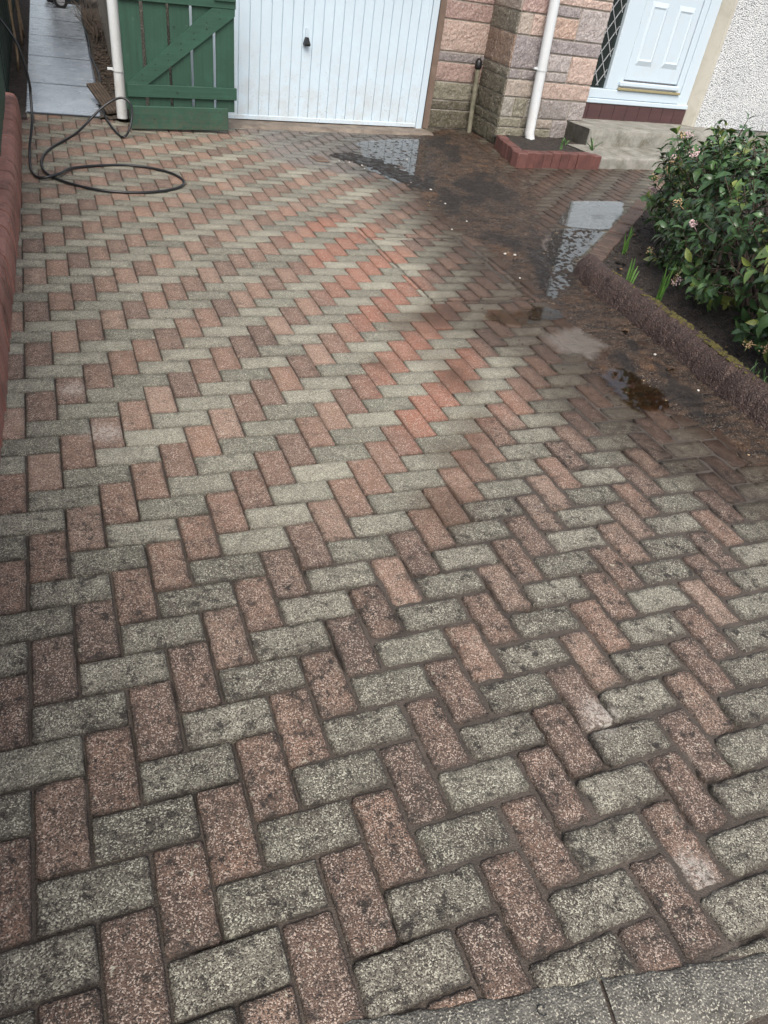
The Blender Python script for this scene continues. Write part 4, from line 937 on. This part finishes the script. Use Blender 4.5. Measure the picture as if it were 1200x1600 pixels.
for i, (p, ax, k) in enumerate(cand[:34]):
    fb = MB(); pink = i % 3 == 0; rad = R2.uniform(.026, .044)
    for q in range(34 if pink else 24):
        dd = R2.normal(size=3); dd = dd / np.linalg.norm(dd) * rad * R2.uniform(.25, .85); c = p + ax * .022 + dd + ax * abs(dd @ ax) * .3; r = R2.uniform(.0032, .0062) * (1.1 if pink else .85)
        fb.ell(c, (r, r, r * .8), 6, 4, .4)
    fb.tube([p - ax * .03, p + ax * .012, p + ax * .03], [.002, .003, .001], 5)
    fb.build('flower_cluster', 'petal' if pink else 'bud', sh, sb, True)

# ------------------------------------------------------------------ manhole frame, drain
mh = thing('manhole_cover', 'recessed manhole tray filled with pavers in the drive', 'manhole cover', (CX0, CY0, 0))
b = MB()
for x in (CX0, CX1): b.box(x - .0016, x + .0016, CY0, CY1, -.05, -.006, 0)
for y in (CY0, CY1): b.box(CX0 + .002, CX1 - .002, y - .0016, y + .0016, -.05, -.0064, 0)
b.build('tray_frame', 'steel', mh, (CX0, CY0, 0))
dr = thing('drain_grate', 'small square black drain grate in the grey pavers', 'drain', (2.19, 4.57, 0), A); b = MB()
for q in (-.055, .047): b.box(q, q + .008, -.075, .075, .0, .007, .001)
for q in (-.075, .067): b.box(-.047, .047, q, q + .008, .0, .007, .001)
for q in range(4): b.box(-.040 + q * .0235, -.031 + q * .0235, -.066, .066, .0005, .006, .001)
b.build('grate', 'jamb', dr)
b = MB(); b.box(-.05, .05, -.07, .07, -.003, .0015, 0); b.build('sump', 'black', dr)
for o in [q for q in bpy.data.objects if q.parent == dr]: o.location.z = .003

# ------------------------------------------------------------------ hose
def spline(P, n=8):
    P = [np.array(q, float) for q in P]; P = [P[0]] + P + [P[-1]]; out = []
    for i in range(1, len(P) - 2):
        for t in np.arange(n) / n:
            a, b_, c, d = P[i - 1:i + 3]; out.append(.5 * ((2 * b_) + (-a + c) * t + (2 * a - 5 * b_ + 4 * c - d) * t * t + (-a + 3 * b_ - 3 * c + d) * t ** 3))
    return out + [P[-2]]
HP = [(.88, 12.2, .03), (.823, 11.628, .025), (.80, 10.0, .03), (.735, 8.537, .03), (.735, 7.4, .03), (.674, 6.4, .03), (.640, 5.70, .026), (.645, 5.30, .02), (.702, 4.87, .013), (.760, 4.90, .05), (.800, 4.98, .15), (.796, 5.05, .212), (.74, 5.08, .240), (.646, 5.09, .199), (.543, 5.05, .126), (.45, 4.98, .05), (.36, 4.83, .012), (.173, 4.346, .010), (.124, 3.962, .010), (.19, 3.68, .010), (.417, 3.468, .010), (.676, 3.436, .010), (.90, 3.55, .010), (.984, 3.736, .010), (.904, 3.953, .010), (.666, 4.069, .010), (.334, 3.942, .012), (.21, 3.70, .026), (.11, 3.665, .012), (.065, 3.80, .010), (.056, 4.05, .012), (.062, 4.3, .04), (.095, 4.5, .152), (.107, 4.6, .29), (.110, 4.6, .367), (.095, 4.6, .479), (.063, 4.6, .603), (-.012, 4.6, .719), (-.12, 4.58, .84)]
b = MB(); b.tube(spline(HP), .0085, 10); tag(b.build('garden_hose', 'rubber', smooth=True), 'long black hose looped on the pavers and trailing up the path', 'hose')

# ------------------------------------------------------------------ canes, twigs, plank, bin
for i, (x, y, h, lx, lab) in enumerate(((-.005, 7.35, 1.1, .02, 'pale cane standing foremost by the dark green fence'), (.03, 8.9, 1.2, .05, 'bent brown cane behind the foremost cane'), (.055, 9.6, 1.3, -.02, 'slim cane closest to the slab path'), (.0, 8.1, 1.2, -.02, 'knotted cane tight against the dark fence'))):
    b = MB(); b.tube([(lx * t + .008 * math.sin(t * 9 + i), -.05 * t, h * t) for t in np.linspace(0, 1, 12)], [.013 - .004 * t for t in np.linspace(0, 1, 12)], 7)
    o = b.build('garden_cane', 'cane', smooth=True); o.location = (x, y, .0); tag(o, lab, 'cane', 'canes by the dark fence')
b = MB(); rr = random.Random(3)
for q in range(46):
    x, y = .90 + rr.gauss(0, .035), 9.8 + rr.uniform(-.3, 1.9); t = rr.gauss(1.60, .13); L = rr.uniform(.5, 1.2)
    b.tube([(x, y, .04 + rr.random() * .05), (x + math.cos(t) * L * .5, y + math.sin(t) * L * .5, .10 + rr.random() * .10), (x + math.cos(t) * L + rr.gauss(0, .05), y + math.sin(t) * L, .10 + rr.random() * .25)], [.007, .006, .003], 5)
tag(b.build('twig_pile', 'twig', smooth=True), 'heap of dry cut twigs beside the far end of the path', 'twigs', kind='stuff')
b = MB()
for q in range(420):
    y = rr.uniform(5.6, 12); x = .66 + (y - 5.6) * .040 + rr.random() * .17; r = rr.uniform(.006, .018); b.ell((x, y, .03), (r * rr.uniform(.7, 1.8), r * rr.uniform(.7, 1.8), r * .6), 6, 4, .6)
tag(b.build('litter', 'twig'), 'bark and leaf litter along the garage side', 'leaf litter', kind='stuff')
b = MB(); 
for q in range(5): b.box(-.060 + q * .0245, -.060 + q * .0245 + .021, 0, .62, .0, .022, .003)
b.box(-.060, .060, .004, .616, -.002, .010, 0)
o = b.build('plank_offcut', 'twig'); o.location = (.715, 5.56, .035); o.rotation_euler = (R(9), R(-8), R(9)); tag(o, 'short grooved grey plank lying by the white downpipe', 'plank')
wbn = thing('wheeled_bin', 'dark wheeled bin at the far end of the path', 'bin', (.72, 13.5, 0)); b = MB()
V = []
for zz, wx_, dy in ((.06, .22, .20), (.95, .29, .28)): V += [(-wx_, -dy, zz), (wx_, -dy, zz), (wx_, dy, zz), (-wx_, dy, zz)]
b.add(V, [(3, 2, 1, 0), (4, 5, 6, 7)] + [(i, (i + 1) % 4, 4 + (i + 1) % 4, 4 + i) for i in range(4)]); b.build('bin_body', 'bin', wbn)
b = MB(); b.box(-.31, .31, -.31, .31, .955, 1.03, .02); b.build('lid', 'bin', wbn)
for sx in (-.33, .33):
    b = MB(); b.tube([(sx - .03, -.17, .105), (sx + .03, -.17, .105)], .105, 22); wh = b.build('wheel', 'black', wbn)
    b = MB(); b.tube([(sx - .036, -.17, .105), (sx + .036, -.17, .105)], .062, 18); b.build('hub', 'chrome', wh)
wbn.rotation_euler = (0, 0, R(-80))

# ------------------------------------------------------------------ small debris
peb = [(2.34, 4.52), (2.42, 4.50), (2.50, 4.42), (2.49, 4.33), (2.75, 3.98), (2.84, 3.80), (2.80, 3.45), (3.02, 4.72), (2.58, 2.87), (2.74, 2.42), (2.80, 2.40), (2.62, 2.02), (1.72, 5.22), (2.83, 1.02), (2.80, .66), (2.78, 3.05)]
for i, (x, y) in enumerate(peb):
    b = MB(); r = random.uniform(.004, .0080); b.ell((0, 0, 0), (r * 1.3, r, r * .75), 9, 6, .5); o = b.build('pebble', 'pebble', smooth=True); o.location = (x, y, .010); o.rotation_euler = (0, 0, random.random() * 6)
    tag(o, 'small white pebble lying in the mud or on wet pavers', 'pebble', 'white pebbles on the drive')
for i, (x, y, rz, s, lab) in enumerate(((2.80, .86, .4, 1.0, 'dark curled dead leaf at the kerb foot beside a pebble'), (2.84, 1.28, 1.2, 1.0, 'blackened dead leaf on silt below the middle of the kerb'), (2.76, .03, 2.0, 1.2, 'tan dead leaf at the near end of the kerb'), (2.74, 2.30, .9, .7, 'yellowish dead leaf on the mud near the mottled puddle'), (4.17, 4.02, 1.2, .8, 'dark scrap of leaf on tan pavers behind the still puddle'), (.62, 5.95, .3, .6, 'dead leaf on the wet slab path'))):
    b = MB(); V = []; 
    for t, ww in ((0, .002), (.25, .012), (.5, .017), (.75, .012), (1, .001)):
        V += [((t - .5) * .07 * s, -ww * s, .010 * math.sin(t * 5) * s + .008), ((t - .5) * .07 * s, 0, .002 + .004 * t), ((t - .5) * .07 * s, ww * s, .012 * math.cos(t * 4) * s + .006)]
    b.add(V, [(q * 3 + j, q * 3 + j + 1, q * 3 + j + 4, q * 3 + j + 3) for q in range(4) for j in (0, 1)]); o = b.build('dead_leaf', 'dead', smooth=True); o.location = (x, y, .012); o.rotation_euler = (0, 0, rz); tag(o, lab, 'leaf', 'dead leaves on the ground')
def scatter(name, label, cat, mat, n, fn, r0, r1):
    b = MB(); q = 0
    while q < n:
        x, y, zz = fn()
        if x is None: continue
        r = random.uniform(r0, r1); b.ell((x, y, zz + r * .3), (r * random.uniform(.8, 1.7), r * random.uniform(.8, 1.6), r * .6), 6, 4, .6); q += 1
    return tag(b.build(name, mat), label, cat, kind='stuff')
def in_poly(P, x0, x1, y0, y1, zz):
    def f():
        x, y = random.uniform(x0, x1), random.uniform(y0, y1)
        return (x, y, zz) if float(sdf(np.array([x]), np.array([y]), P)[0]) > .02 else (None, 0, 0)
    return f
scatter('soil_crumbs', 'crumbs of earth and bark over the flower bed', 'soil crumbs', 'soil', 900, in_poly(BED, 3.0, 4.9, -.3, 3.5, .055), .004, .014)
scatter('leaf_litter', 'brown bits of leaf and twig under the shrub', 'leaf litter', 'dead', 160, in_poly(BED, 3.05, 4.8, .0, 3.5, .060), .004, .011)
scatter('grit', 'dark grit washed along the muddy side of the drive', 'grit', 'twig', 700, in_poly(THIN, 2.0, 4.4, -.3, 5.9, .003), .0015, .0045)
scatter('pale_grit', 'fine pale grit in the mud by the garage and kerb', 'grit', 'bud', 160, in_poly(DENSE, 2.3, 4.3, -.2, 5.7, .004), .0012, .0034)
b = MB(); c = KW(.36, -.035, .008); b.tube([(c[0] + .006 * math.cos(t) * (1 + .12 * t), c[1] + .006 * math.sin(t) * (1 + .12 * t), c[2]) for t in np.linspace(0, 5.2, 24)], .0012, 6)
tag(b.build('curled_stalk', 'black', smooth=True), 'tiny dark curled stalk on the concrete kerb', 'stalk')
